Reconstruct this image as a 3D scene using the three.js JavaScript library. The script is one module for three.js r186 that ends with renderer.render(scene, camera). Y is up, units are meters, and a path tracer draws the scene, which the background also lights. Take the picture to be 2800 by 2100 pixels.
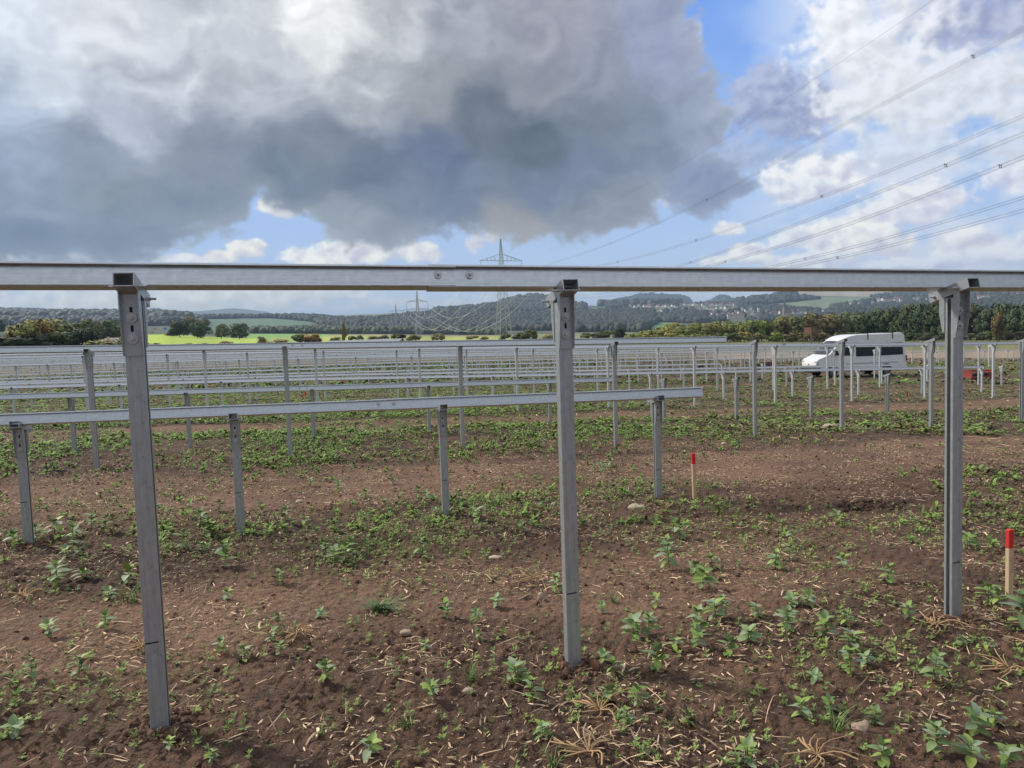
import * as THREE from 'three';
import { mergeGeometries, mergeVertices } from 'three/addons/utils/BufferGeometryUtils.js';
import { RoundedBoxGeometry } from 'three/addons/geometries/RoundedBoxGeometry.js';

// ---------------------------------------------------------------- camera, sky, sun, exposure
const scene = new THREE.Scene();
const EYE = 1.5, F = 2104, PITCH = THREE.MathUtils.degToRad(3.91), ROLL = 0.0335;
const fw = new THREE.Vector3(0, -Math.sin(PITCH), -Math.cos(PITCH));
const up0 = new THREE.Vector3(0, Math.cos(PITCH), -Math.sin(PITCH)), rt0 = new THREE.Vector3(1, 0, 0);
const rt = rt0.clone().multiplyScalar(Math.cos(ROLL)).addScaledVector(up0, -Math.sin(ROLL));
const up = up0.clone().multiplyScalar(Math.cos(ROLL)).addScaledVector(rt0, Math.sin(ROLL));
const camera = new THREE.PerspectiveCamera(2 * Math.atan(1050 / F) * 180 / Math.PI, 4 / 3, 0.1, 40000);
camera.position.set(0, EYE, 0);
camera.quaternion.setFromRotationMatrix(new THREE.Matrix4().makeBasis(rt, up, fw.clone().negate()));
const SUN_INTENSITY = 3.5, SUN_DIR = [-0.74, 0.66, -0.36], SKY_STRENGTH = 1.0, EXPOSURE = 1.17;
const sun = new THREE.DirectionalLight(new THREE.Color(1, 0.93, 0.82), SUN_INTENSITY);
sun.name = 'sun';
sun.position.set(SUN_DIR[0] * 120, SUN_DIR[1] * 120, SUN_DIR[2] * 120);
sun.castShadow = true; sun.shadow.radius = 14; sun.shadow.mapSize.set(4096, 4096);
Object.assign(sun.shadow.camera, { left: -70, right: 70, top: 70, bottom: -70, near: 1, far: 400 });
scene.add(sun, sun.target);
const FOG = [0.55, 0.74, 1.0, 1.15e-4];
scene.fog = new THREE.FogExp2(new THREE.Color().setRGB(FOG[0], FOG[1], FOG[2]), FOG[3]);

// ---------------------------------------------------------------- numbers, noise
function rng(seed) { let a = seed >>> 0; return () => { a = (a + 0x6d2b79f5) | 0; let t = Math.imul(a ^ (a >>> 15), 1 | a); t = (t + Math.imul(t ^ (t >>> 7), 61 | t)) ^ t; return ((t ^ (t >>> 14)) >>> 0) / 4294967296; }; }
const clamp = (x, a = 0, b = 1) => Math.min(b, Math.max(a, x)), lerp = (a, b, t) => a + (b - a) * t;
const sstep = (a, b, x) => { const t = clamp((x - a) / (b - a)); return t * t * (3 - 2 * t); };
const PERM = new Uint8Array(512), GX = new Float32Array(256), GY = new Float32Array(256);
{ const r = rng(77), p = [...Array(256).keys()]; for (let i = 255; i > 0; i--) { const j = Math.floor(r() * (i + 1)); [p[i], p[j]] = [p[j], p[i]]; } for (let i = 0; i < 512; i++) PERM[i] = p[i & 255]; for (let i = 0; i < 256; i++) { const a = r() * 6.2832; GX[i] = Math.cos(a); GY[i] = Math.sin(a); } }
function noise(x, y) {
  const xi = Math.floor(x), yi = Math.floor(y), fx = x - xi, fy = y - yi, X = xi & 255, Y = yi & 255;
  const u = fx * fx * fx * (fx * (fx * 6 - 15) + 10), v = fy * fy * fy * (fy * (fy * 6 - 15) + 10);
  const a = PERM[PERM[X] + Y], b = PERM[PERM[X + 1] + Y], c = PERM[PERM[X] + Y + 1], d = PERM[PERM[X + 1] + Y + 1];
  return 1.5 * lerp(lerp(GX[a] * fx + GY[a] * fy, GX[b] * (fx - 1) + GY[b] * fy, u), lerp(GX[c] * fx + GY[c] * (fy - 1), GX[d] * (fx - 1) + GY[d] * (fy - 1), u), v);
}
function fbm(x, y, n) { let s = 0, a = 0.5; for (let i = 0; i < n; i++) { s += a * noise(x, y); x = x * 2.03 + 17.3; y = y * 2.03 + 9.1; a *= 0.5; } return s; }
const lin = (c) => { c /= 255; return c <= 0.04045 ? c / 12.92 : ((c + 0.055) / 1.055) ** 2.4; };

// directions of things measured in the photograph (2800 x 2100)
function ray(x, y) { return fw.clone().addScaledVector(rt, (x - 1400) / F).addScaledVector(up, -(y - 1050) / F); }
function at(x, y, depth) { return ray(x, y).multiplyScalar(depth).add(camera.position); }
function azEl(x, y) { const d = ray(x, y); return [Math.atan2(d.x, -d.z), d.y / Math.hypot(d.x, d.z)]; }
const DEG = 180 / Math.PI;
function sph(x, y) { const [a, t] = azEl(x, y); return [a * DEG, Math.atan(t) * DEG]; }

// ---------------------------------------------------------------- the sky: air and clouds, by azimuth and height in degrees
function makeSky() {
  const W = 4096, H = 2048, data = new Float32Array(W * H * 4);
  const poly = (pts) => pts.map(([x, y]) => sph(x, y));
  function inside(pts, x, y) {   // signed distance, negative within
    let d = 1e9, s = 1;
    for (let i = 0, j = pts.length - 1; i < pts.length; j = i++) {
      const ex = pts[j][0] - pts[i][0], ey = pts[j][1] - pts[i][1], wx = x - pts[i][0], wy = y - pts[i][1];
      const t = clamp((wx * ex + wy * ey) / (ex * ex + ey * ey)), bx = wx - ex * t, by = wy - ey * t;
      d = Math.min(d, bx * bx + by * by);
      const c1 = y >= pts[i][1], c2 = y < pts[j][1], c3 = ex * wy > ey * wx;
      if ((c1 && c2 && c3) || (!c1 && !c2 && !c3)) s = -s;
    }
    return s * Math.sqrt(d);
  }
  const big = poly([[-900, 700], [0, 705], [200, 712], [420, 700], [560, 640], [660, 590], [690, 535], [760, 545], [860, 575], [905, 640], [960, 680], [1060, 690], [1110, 640], [1240, 600], [1340, 640], [1420, 650], [1500, 655], [1600, 640], [1700, 632], [1790, 590], [1800, 520], [1880, 560], [1960, 560], [2030, 490], [1960, 440], [1980, 330], [1960, 230], [1900, 150], [1880, 60], [1900, -40], [1800, -500], [-900, -900]]);
  const shade = [[0, 0, 214, 222, 240], [300, 90, 216, 220, 234], [130, 220, 208, 216, 234], [550, 60, 200, 205, 219], [420, 230, 194, 200, 216], [620, 160, 196, 201, 215], [900, 60, 228, 230, 238], [870, 130, 224, 227, 236], [760, 200, 196, 201, 216], [1050, 60, 190, 194, 206], [1000, 240, 184, 189, 202], [800, 290, 178, 184, 200], [330, 330, 186, 193, 212], [0, 300, 178, 190, 216], [0, 430, 158, 170, 196], [250, 420, 148, 158, 180], [560, 420, 142, 150, 170], [300, 540, 146, 156, 174], [100, 560, 150, 162, 184], [80, 660, 128, 144, 168], [330, 650, 132, 146, 168], [520, 570, 140, 152, 172], [850, 380, 132, 140, 158], [800, 470, 124, 136, 156], [1000, 470, 118, 128, 150], [1200, 430, 118, 128, 156], [1340, 330, 118, 126, 142], [1450, 400, 104, 116, 130], [1250, 520, 118, 130, 156], [1100, 560, 128, 138, 160], [950, 620, 156, 164, 178], [1060, 660, 152, 160, 174], [1200, 240, 158, 162, 174], [1250, 100, 170, 174, 190], [1500, 80, 164, 166, 184], [1480, 230, 148, 152, 168], [1650, 200, 152, 158, 178], [1750, 350, 138, 148, 170], [1650, 330, 128, 138, 156], [1600, 460, 128, 138, 164], [1480, 530, 128, 138, 164], [1560, 600, 142, 148, 162], [1700, 580, 146, 152, 168], [1900, 340, 156, 166, 192], [1850, 120, 158, 166, 196], [1920, 500, 142, 154, 186], [1400, 620, 160, 160, 166], [300, -400, 215, 220, 232], [1300, -400, 165, 170, 185], [-300, 200, 220, 226, 240], [-300, 600, 150, 160, 180]].map(([x, y, r, g, b]) => [...sph(x, y), r, g, b]);
  // [x, y, half width, half height, red, green, blue, softness]
  const puffs = [[2150, 300, 190, 95, 160, 170, 198, 0.5], [2080, 250, 90, 70, 168, 178, 206, 0.5], [2050, 420, 170, 60, 164, 178, 212, 0.8], [2220, 450, 90, 60, 170, 180, 206, 0.7], [2620, 60, 240, 100, 178, 184, 206, 0.6], [2400, 120, 190, 190, 226, 228, 238, 0.8], [2300, 90, 120, 110, 232, 234, 242, 0.7], [2450, 270, 230, 110, 222, 225, 234, 0.8], [2680, 240, 190, 110, 218, 222, 234, 0.8], [2750, 380, 200, 90, 212, 218, 232, 0.9], [2420, 420, 260, 70, 206, 214, 232, 1], [2240, 480, 130, 55, 236, 236, 238, 0.4], [2180, 520, 90, 30, 226, 230, 236, 0.5], [1880, 540, 95, 22, 228, 230, 236, 0.6], [1880, 95, 40, 45, 210, 216, 236, 0.8],
    [2500, 560, 150, 55, 232, 232, 236, 0.5], [2300, 640, 110, 50, 240, 239, 237, 0.4], [2400, 655, 90, 45, 243, 241, 238, 0.35], [2160, 650, 60, 35, 232, 234, 238, 0.5], [2640, 665, 90, 40, 238, 238, 238, 0.4], [2760, 690, 90, 40, 232, 234, 240, 0.5], [2770, 490, 70, 40, 226, 228, 236, 0.6], [2000, 632, 40, 22, 236, 236, 234, 0.4], [2060, 700, 60, 28, 242, 241, 238, 0.35], [1960, 720, 50, 18, 236, 237, 236, 0.5], [2230, 715, 130, 28, 236, 237, 240, 0.5], [2520, 715, 140, 25, 226, 230, 240, 0.6],
    [690, 683, 50, 26, 246, 243, 234, 0.3], [610, 700, 60, 22, 240, 238, 230, 0.4], [760, 560, 90, 24, 240, 238, 230, 0.4], [1000, 690, 130, 40, 246, 243, 235, 0.35], [900, 700, 110, 36, 246, 244, 238, 0.35], [1120, 690, 60, 24, 240, 240, 236, 0.4], [1060, 660, 90, 26, 232, 231, 226, 0.5], [1300, 665, 32, 28, 232, 233, 232, 0.4], [1350, 645, 30, 26, 226, 228, 228, 0.4], [1170, 690, 60, 30, 238, 238, 234, 0.5], [120, 704, 170, 14, 238, 239, 238, 0.5], [500, 708, 80, 14, 232, 234, 234, 0.5], [380, 680, 140, 22, 176, 184, 200, 0.7],
    [500, 800, 620, 60, 230, 231, 230, 1], [100, 770, 240, 34, 216, 220, 226, 0.9], [820, 800, 340, 40, 234, 234, 232, 0.9], [1100, 770, 260, 34, 212, 217, 226, 0.9], [1500, 800, 260, 22, 222, 227, 236, 0.9], [1900, 805, 300, 20, 222, 228, 238, 0.9], [300, 830, 700, 30, 238, 236, 228, 1], [1200, 835, 500, 26, 230, 231, 230, 1]].map((p) => { const [a, e] = sph(p[0], p[1]); return [a, e, p[2] / 36.7, p[3] / 36.7, ...p.slice(4)]; });
  const col = [0, 0, 0];
  const bil = (x, y, n) => { let q = 0, a = 0.5; for (let i = 0; i < n; i++) { q += a * (1 - 2.1 * Math.abs(noise(x, y))); x = x * 2.07 + 11.7; y = y * 2.07 + 5.3; a *= 0.52; } return q; };   // cauliflower shapes
  function sky(A, E, n) {
    // clear air
    const t = clamp(E / 26), tt = Math.pow(t, 0.75);
    let r = lerp(212, 96, tt), g = lerp(227, 143, tt), b = lerp(240, 226, tt);
    const blend = (cr, cg, cb, a) => { r += (cr - r) * a; g += (cg - g) * a; b += (cb - b) * a; };
    const w1 = fbm(A * 0.16 + 3, E * 0.22 + 8, n), w2 = fbm(A * 0.16 + 41, E * 0.22 + 28, n), fine = fbm(A * 0.62 + 7, E * 0.8 + 2, n), mid = fbm(A * 0.24 + 70, E * 0.36 + 11, n);
    // thin white veil on the right; unseen clouds beyond the frame, brightness shaped to light the ground
    const veil = sstep(14, 23, A) * sstep(-0.25, 0.4, mid + 0.16 + 0.12 * fine) * (1 - sstep(26, 40, E) * 0.4);
    blend(224, 228, 238, 0.8 * veil);
    const away = sstep(36, 60, Math.abs(A)) + sstep(30, 46, E);
    if (away > 0) { const k = sstep(-0.5, 0.0, mid + 0.2 * fine), s = lerp(140, 216, sstep(15, 36, E)) + 40 * mid + 40 * fine; blend(Math.min(250, s), Math.min(250, s + 3), Math.min(251, s + 6), Math.min(1, away) * k); }
    const bl = bil(A * 0.42 + 5, E * 0.55 + 3, n), relief = bl - bil((A - 0.5) * 0.42 + 5, (E + 0.6) * 0.55 + 3, n), low = bil(A * 0.17 + 1.1 * w2 + 2, E * 0.26 + 0.9 * w1 + 7, 3) - bil((A - 1.2) * 0.17 + 1.1 * w2 + 2, (E + 1.2) * 0.26 + 0.9 * w1 + 7, 3);   // lit from the upper left
    for (const p of puffs) {
      const dx = (A - p[0] + 1.1 * w2) / p[2], dy = (E - p[1] + 0.7 * w1) / p[3], q = dx * dx + dy * dy;
      if (q > 5) continue;
      const f = 1 - Math.sqrt(q) + 0.5 * bl - 0.12 + 0.3 * mid + 0.3 * fbm(A * 2.1 + 31, E * 2.6 + 3, n - 2), a = sstep(0, p[7], f);
      if (a <= 0) continue;
      const l = clamp(0.62 + 0.3 * dy - 0.2 * dx + 0.9 * relief + 0.3 * fbm(A * 0.9 + 13, E * 1.3 + 5, n - 1)), k = lerp(p[7] > 0.6 ? 0.92 : 0.83, 1.035, l);
      blend(Math.min(252, p[4] * k), Math.min(251, p[5] * k), Math.min(250, p[6] * lerp(0.9, 1.02, l)), a * (p[7] > 0.85 ? 0.8 : 0.94));
    }
    const ax = A + 2.2 * w1 + 0.9 * fine, ey = E + 1.5 * w2 + 0.6 * fine;
    const d = inside(big, ax, ey);
    if (d < 1.8) {
      const a = sstep(0.55, -0.5, d - 0.9 * (bl - 0.25) * sstep(-2.5, 0, d) + 0.4 * fine);
      let sw = 0, sr = 0, sg = 0, sb = 0;
      for (const s of shade) { const X = A - s[0] + 2.0 * w2 + 0.6 * fine, Y = E - s[1] + 1.6 * w1 + 0.4 * fine, q = X * X + Y * Y * 1.5 + 1.6, w = 1 / (q * q * Math.sqrt(q)); sw += w; sr += w * s[2]; sg += w * s[3]; sb += w * s[4]; }
      const e = sstep(-1.3, 0.5, d) * 0.5, bright = sstep(150, 190, sg / sw), v = 8 * fine + 8 * mid + low * lerp(9, 22, bright) + relief * 3 * bright;
      sr = 1.17 * (sr / sw) - 41 + v; sg = 1.17 * (sg / sw) - 42 + v; sb = 1.13 * (sb / sw) - 43 + v * 0.95;
      blend(lerp(sr, 205, e * 0.5), lerp(sg, 206, e * 0.5), lerp(sb, 210, e * 0.5), a);
    }
    col[0] = r; col[1] = g; col[2] = b;
  }
  const put = (i, j, r, g, b) => { const k = (j * W + i) * 4; data[k] = r; data[k + 1] = g; data[k + 2] = b; data[k + 3] = 1; };
  const dirOf = (i, j) => { const E = ((j + 0.5) / H - 0.5) * 180, rr = ((i + 0.5) / W - 0.5) * 2 * Math.PI; return [Math.atan2(Math.cos(rr), -Math.sin(rr)) * DEG, E]; };
  const S = 8, cw = W / S + 1, ch = H / S + 1, coarse = new Float32Array(cw * ch * 3);
  const eval1 = (A, E, n) => {
    if (E < -1) { const k = lerp(0.16, 0.1, clamp(-E / 40)); col[0] = k * 1.05; col[1] = k; col[2] = k * 0.85; return; }
    sky(A, E, n);
    const sunny = 0;
    for (let c = 0; c < 3; c++) col[c] = lin(clamp(col[c], 0, 255)) * (1 + sunny);
  };
  for (let j = 0; j < ch; j++) for (let i = 0; i < cw; i++) { const [A, E] = dirOf(Math.min(W - 1, i * S), Math.min(H - 1, j * S)); eval1(A, E, 3); coarse.set(col, (j * cw + i) * 3); }
  for (let j = 0; j < H; j++) for (let i = 0; i < W; i++) {
    const [A, E] = dirOf(i, j);
    if (A > -41 && A < 41 && E > -3 && E < 36) { eval1(A, E, 6); put(i, j, col[0], col[1], col[2]); continue; }
    const x = i / S, y = j / S, x0 = Math.floor(x), y0 = Math.floor(y), fx = x - x0, fy = y - y0, k = (y0 * cw + x0) * 3, q = [0, 0, 0];
    for (let c = 0; c < 3; c++) q[c] = lerp(lerp(coarse[k + c], coarse[k + 3 + c], fx), lerp(coarse[k + cw * 3 + c], coarse[k + cw * 3 + 3 + c], fx), fy);
    put(i, j, q[0], q[1], q[2]);
  }
  const t = new THREE.DataTexture(data, W, H, THREE.RGBAFormat, THREE.FloatType);
  t.mapping = THREE.EquirectangularReflectionMapping; t.magFilter = t.minFilter = THREE.LinearFilter; t.needsUpdate = true;
  return t;
}
const skyTexture = makeSky();
scene.background = skyTexture; scene.environment = skyTexture;
scene.backgroundIntensity = SKY_STRENGTH; scene.environmentIntensity = SKY_STRENGTH;

// ---------------------------------------------------------------- naming
const taken = {};
function numbered(n) { const k = taken[n] = (taken[n] ?? -1) + 1; return k ? n + '_' + String(k).padStart(3, '0') : n; }
function tag(o, label, category, group, kind) { o.userData = { ...o.userData, label, category }; if (group) o.userData.group = group; if (kind) o.userData.kind = kind; return o; }
function shadows(o) { o.traverse((c) => { if (c.isMesh) { c.castShadow = true; c.receiveShadow = true; } }); return o; }
function thing(name, label, category, pos, turn = 0, group) { const o = new THREE.Group(); o.name = numbered(name); o.position.copy(pos); o.rotation.y = turn; scene.add(o); return tag(o, label, category, group); }
function part(name, geometry, material, parent, pos, rot) { const m = new THREE.Mesh(geometry, material); m.name = name; if (pos) m.position.set(...pos); if (rot) m.rotation.set(...rot); m.castShadow = m.receiveShadow = true; parent.add(m); return m; }
function single(name, geometry, material, label, category, group, kind) { const m = new THREE.Mesh(geometry, material); m.name = numbered(name); m.castShadow = m.receiveShadow = true; scene.add(m); return label ? tag(m, label, category, group, kind) : (m.userData = { kind: kind || 'structure' }, m); }
const box = (w, h, d, x = 0, y = 0, z = 0) => new THREE.BoxGeometry(w, h, d).translate(x, y, z);
const merge = (list) => mergeGeometries(list.map((g) => { const n = g.index ? g.toNonIndexed() : g; for (const k of Object.keys(n.attributes)) if (!['position', 'normal', 'uv'].includes(k)) n.deleteAttribute(k); return n; }));
function bar(a, b, r) { const d = new THREE.Vector3().subVectors(b, a), L = d.length(), g = new THREE.BoxGeometry(r, L, r); g.applyQuaternion(new THREE.Quaternion().setFromUnitVectors(new THREE.Vector3(0, 1, 0), d.normalize())); return g.translate((a.x + b.x) / 2, (a.y + b.y) / 2, (a.z + b.z) / 2); }

// ---------------------------------------------------------------- the terrain
const RINGS = [
  [178, [[-900, 985], [0, 968], [400, 955], [800, 942], [1200, 936], [1600, 940], [2000, 944], [2400, 948], [2800, 946], [3600, 940]]],
  [280, [[-900, 965], [0, 950], [300, 942], [600, 937], [900, 930], [1200, 926], [1400, 926], [1700, 929], [2000, 931], [2400, 932], [2800, 926], [3600, 915]]],
  [600, [[-900, 940], [0, 930], [300, 920], [450, 916], [690, 928], [800, 922], [1300, 922], [1700, 920], [2000, 915], [2800, 900], [3600, 890]]],
  [1000, [[-900, 925], [0, 915], [300, 906], [450, 906], [690, 913], [1000, 914], [1300, 917], [1500, 913], [1700, 910], [2000, 902], [2800, 885], [3600, 870]]],
  [1700, [[-900, 905], [0, 897], [450, 894], [560, 906], [820, 907], [1000, 902], [1300, 902], [1700, 894], [2000, 885], [2300, 868], [2800, 850], [3600, 830]]],
  [2600, [[-900, 890], [0, 880], [400, 874], [540, 872], [740, 869], [820, 870], [1000, 867], [1100, 862], [1180, 858], [1300, 852], [1600, 850], [1640, 842], [1800, 843], [2000, 840], [2200, 836], [2400, 830], [2600, 818], [2800, 806], [3600, 790]]],
  [3400, [[-900, 872], [0, 862], [400, 861], [450, 864], [520, 870], [800, 868], [900, 863], [1000, 859], [1080, 856], [1180, 849], [1300, 843], [1340, 836], [1380, 825], [1420, 814], [1460, 810], [1500, 814], [1540, 828], [1570, 834], [1640, 837], [1700, 836], [2000, 832], [2040, 820], [2100, 816], [2150, 806], [2200, 809], [2400, 812], [2600, 803], [2800, 792], [3600, 780]]],
  [4600, [[-900, 890], [0, 880], [1000, 880], [1500, 850], [2000, 845], [2100, 830], [2150, 800], [2400, 800], [2800, 790], [3600, 780]]],
  [6000, [[-900, 846], [0, 846], [60, 849], [130, 852], [300, 854], [400, 856], [450, 861], [520, 868], [800, 872], [1500, 860], [1640, 836], [1690, 824], [1720, 816], [1750, 809], [1770, 807], [1810, 809], [1860, 812], [1883, 820], [1895, 832], [1940, 828], [1955, 819], [1970, 811], [1980, 811], [1990, 814], [2005, 822], [2030, 828], [2100, 815], [2150, 786], [2800, 776], [3600, 770]]],
  [7500, [[-900, 880], [2000, 860], [2150, 790], [3600, 780]]],
  [9500, [[-900, 846], [0, 841], [40, 840], [75, 846], [130, 858], [380, 860], [410, 854], [440, 850], [470, 859], [500, 852], [560, 848], [640, 843], [680, 845], [720, 850], [770, 863], [850, 872], [1500, 860], [2000, 840], [2800, 800], [3600, 790]]],
  [12000, [[-900, 900], [3600, 870]]],
].map(([d, t]) => ({ d, ld: Math.log(d), t: t.map(([x, y]) => azEl(x, y)) }));
function table(t, a) {
  if (a <= t[0][0]) return t[0][1];
  for (let i = 1; i < t.length; i++) if (a < t[i][0]) { const k = (a - t[i - 1][0]) / (t[i][0] - t[i - 1][0]); return lerp(t[i - 1][1], t[i][1], k * k * (3 - 2 * k) * 0.5 + k * 0.5); }
  return t[t.length - 1][1];
}
function siteY(x, z) {
  const s = Math.max(-z, -30), g = s < 36 ? 0.04 * s : s < 50 ? 0.04 * s - 0.029 * (s - 36) ** 2 / 28 : 1.44 + 0.356 + 0.011 * (s - 50) - 0.00;
  const X = clamp(x, -60, 70);
  return EYE - 1.44 - (X > -8 ? 0.02 * X : -0.16 + 0.008 * (X + 8)) - g;
}
function farY(x, z) {
  const a = Math.atan2(x, -z), d = Math.hypot(x, z), l = Math.log(Math.max(1, d));
  if (d >= RINGS[RINGS.length - 1].d) return EYE + table(RINGS[RINGS.length - 1].t, a) * d;
  let i = 0; while (i < RINGS.length - 1 && l > RINGS[i + 1].ld) i++;
  if (d <= RINGS[0].d) return EYE + table(RINGS[0].t, a) * RINGS[0].d;
  const k = (l - RINGS[i].ld) / (RINGS[i + 1].ld - RINGS[i].ld);
  const h0 = table(RINGS[i].t, a) * RINGS[i].d, h1 = table(RINGS[i + 1].t, a) * RINGS[i + 1].d;
  const amp = d > 1200 ? Math.min(1, (d - 1200) / 1000) * d * 0.0012 : 0;
  return EYE + lerp(h0, h1, k) + amp * fbm(x / 260, z / 260, 3);
}
function groundY(x, z) { const d = Math.hypot(x, z), k = sstep(134, 178, d); return k <= 0 ? siteY(x, z) : k >= 1 ? farY(x, z) : lerp(siteY(x, z), farY(x, z), k); }
// rows run to the right and away; v counts metres across them
const TURN = 0.245, RX = Math.cos(TURN), RZ = -Math.sin(TURN), PITCHV = 9.36;
const across = (x, z) => -(x * Math.sin(TURN) + z * Math.cos(TURN));
function bare(x, z) {   // 1 on the wheel tracks between the rows
  const v = across(x, z) + 0.5 * fbm(x * 0.2, z * 0.2, 2), m = ((v - 9.6 + 100 * PITCHV + PITCHV / 2) % PITCHV) - PITCHV / 2;
  let k = sstep(2.0, 1.1, Math.abs(m)) * (v > 25 ? 0.55 : 1);
  k = Math.max(k, 0.9 * sstep(1.0, 0.4, Math.abs(v - 4.7 + 0.35 * noise(x * 0.5, 3))) * sstep(4.5, 1, x));
  return clamp(k * (0.75 + 0.7 * fbm(x * 0.35 + 9, z * 0.35, 3)));
}
function micro(x, z) {
  const d = Math.hypot(x, z), f = sstep(40, 12, d); if (f <= 0) return 0;
  const b = bare(x, z), c = 1 - 0.72 * b;
  let h = 0.05 * fbm(x * 0.9, z * 0.9, 2) * c + 0.036 * c * fbm(x * 3.1 + 5, z * 3.1, 2);
  if (d < 16) { const n = noise(x * 13 + 3, z * 13), m = noise(x * 27, z * 27 + 8); h += c * (0.024 * Math.max(0, n) + 0.013 * m) + 0.003 * m; }
  return h * f - 0.012 * b * f;
}
const soilY = (x, z) => groundY(x, z) + micro(x, z);
function onGround(x, y, f = groundY) {   // where the line of sight through that pixel meets the ground
  const d = ray(x, y); let t0 = 1.5;
  for (let t = 1.6; t < 14000; t *= 1.012) {
    if (EYE + d.y * t < f(d.x * t, d.z * t)) { let lo = t0, hi = t; for (let i = 0; i < 30; i++) { const m = (lo + hi) / 2; if (EYE + d.y * m < f(d.x * m, d.z * m)) hi = m; else lo = m; } return new THREE.Vector3(d.x * hi, f(d.x * hi, d.z * hi), d.z * hi); }
    t0 = t;
  }
  return null;
}
function tex(w, h, f, srgb = true, repeat = 1) {
  const data = new Uint8Array(w * h * 4);
  for (let j = 0; j < h; j++) for (let i = 0; i < w; i++) { const c = f(i / w, j / h), k = (j * w + i) * 4; for (let q = 0; q < 3; q++) data[k + q] = clamp(Array.isArray(c) ? c[q] : c, 0, 255); data[k + 3] = 255; }
  const t = new THREE.DataTexture(data, w, h); t.wrapS = t.wrapT = THREE.RepeatWrapping; t.magFilter = t.minFilter = THREE.LinearFilter; if (srgb) t.colorSpace = THREE.SRGBColorSpace; t.repeat.set(repeat, repeat); t.needsUpdate = true; return t;
}
function tileNoise(u, v, n, per) {   // seamless
  let s = 0, a = 0.5; for (let i = 0; i < n; i++) { const p = per * 2 ** i, f = (x, y) => noise(x, y); const x = u * p, y = v * p; s += a * ((1 - u) * (1 - v) * f(x, y) + u * (1 - v) * f(x - p, y) + (1 - u) * v * f(x, y - p) + u * v * f(x - p, y - p)) * 1.3; a *= 0.6; } return s;
}
const soilGrain = tex(1024, 1024, (u, v) => { const n = tileNoise(u, v, 5, 20), m = tileNoise(u, v, 2, 170); const k = 200 + 80 * n + 95 * m; return [k, k * 0.985, k * 0.97]; }, true, 0.8);
const soilBump = tex(1024, 1024, (u, v) => 128 + 150 * tileNoise(u, v, 5, 26), false, 0.8);
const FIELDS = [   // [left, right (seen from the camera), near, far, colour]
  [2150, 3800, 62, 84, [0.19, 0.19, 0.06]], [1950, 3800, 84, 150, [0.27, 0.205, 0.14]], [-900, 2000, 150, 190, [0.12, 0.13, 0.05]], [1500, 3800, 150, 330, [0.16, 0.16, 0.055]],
  [-900, 380, 300, 640, [0.33, 0.31, 0.10]], [380, 700, 215, 640, [0.34, 0.44, 0.05]], [700, 880, 215, 640, [0.22, 0.30, 0.07]], [880, 1420, 215, 640, [0.33, 0.36, 0.08]], [660, 900, 640, 980, [0.17, 0.30, 0.075]], [900, 1400, 640, 830, [0.28, 0.30, 0.09]], [900, 1420, 830, 1000, [0.20, 0.14, 0.10]],  // lime crop, its colour also raised to stand for the sun patch there
  [1420, 1640, 300, 620, [0.22, 0.18, 0.10]], [1640, 2050, 300, 560, [0.26, 0.18, 0.13]], [1420, 2000, 620, 1000, [0.16, 0.18, 0.09]],
  [530, 850, 1350, 2560, [0.085, 0.15, 0.085]], [0, 500, 2600, 4800, [0.10, 0.10, 0.085]], [880, 1110, 2750, 3420, [0.16, 0.19, 0.10]], [1400, 1560, 2000, 2500, [0.12, 0.17, 0.07]], [1780, 1850, 1300, 1800, [0.10, 0.18, 0.06]], [1780, 2010, 2300, 2650, [0.13, 0.16, 0.09]],
  [2020, 2420, 2300, 2900, [0.14, 0.17, 0.09]], [2180, 2300, 2000, 2350, [0.20, 0.15, 0.11]], [2000, 2500, 2900, 3300, [0.13, 0.18, 0.10]], [2180, 2900, 3500, 4700, [0.30, 0.25, 0.18]], [2120, 2900, 4700, 5600, [0.40, 0.44, 0.22]], [2200, 2900, 5600, 7600, [0.38, 0.36, 0.20]],
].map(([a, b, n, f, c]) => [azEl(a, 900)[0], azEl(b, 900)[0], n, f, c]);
function groundColor(x, z, out) {
  const d = Math.hypot(x, z), a = Math.atan2(x, -z);
  if (d < 150) {
    const b = bare(x, z), n = fbm(x * 0.5, z * 0.5, 4), m = fbm(x * 2.7 + 4, z * 2.7, 3);
    let k = 0.41 + 0.65 * n + 0.4 * m; k = clamp(k * 0.75 + 0.62 * b);
    out[0] = lerp(0.058, 0.31, k); out[1] = lerp(0.028, 0.176, k); out[2] = lerp(0.0145, 0.105, k);
    const gr = sstep(13, 40, d) * clamp(0.55 + 0.9 * fbm(x * 0.22 + 3, z * 0.22, 4)) * (1 - 0.75 * b) * 0.75, dry = sstep(-2, 14, x - 0.2 * d) * 0.6;
    out[0] = lerp(out[0], lerp(0.075, 0.17, dry), gr); out[1] = lerp(out[1], lerp(0.11, 0.14, dry), gr); out[2] = lerp(out[2], lerp(0.028, 0.055, dry), gr);
  } else { const g = 0.5 + 0.5 * fbm(x / 60, z / 60, 3); out[0] = lerp(0.045, 0.085, g); out[1] = lerp(0.07, 0.10, g); out[2] = 0.045; }
  for (const f of FIELDS) { const w = 0.004 * noise(d * 0.02, 5); if (a + w > f[0] && a + w < f[1] && d > f[2] && d < f[3]) { const v = 1 + 0.22 * fbm(x / (d * 0.02) , z / (d * 0.05), 3) + 0.08 * Math.sin(across(x, z) * 60 / d * 6); for (let c = 0; c < 3; c++) out[c] = f[4][c] * v; } }
}
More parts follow.
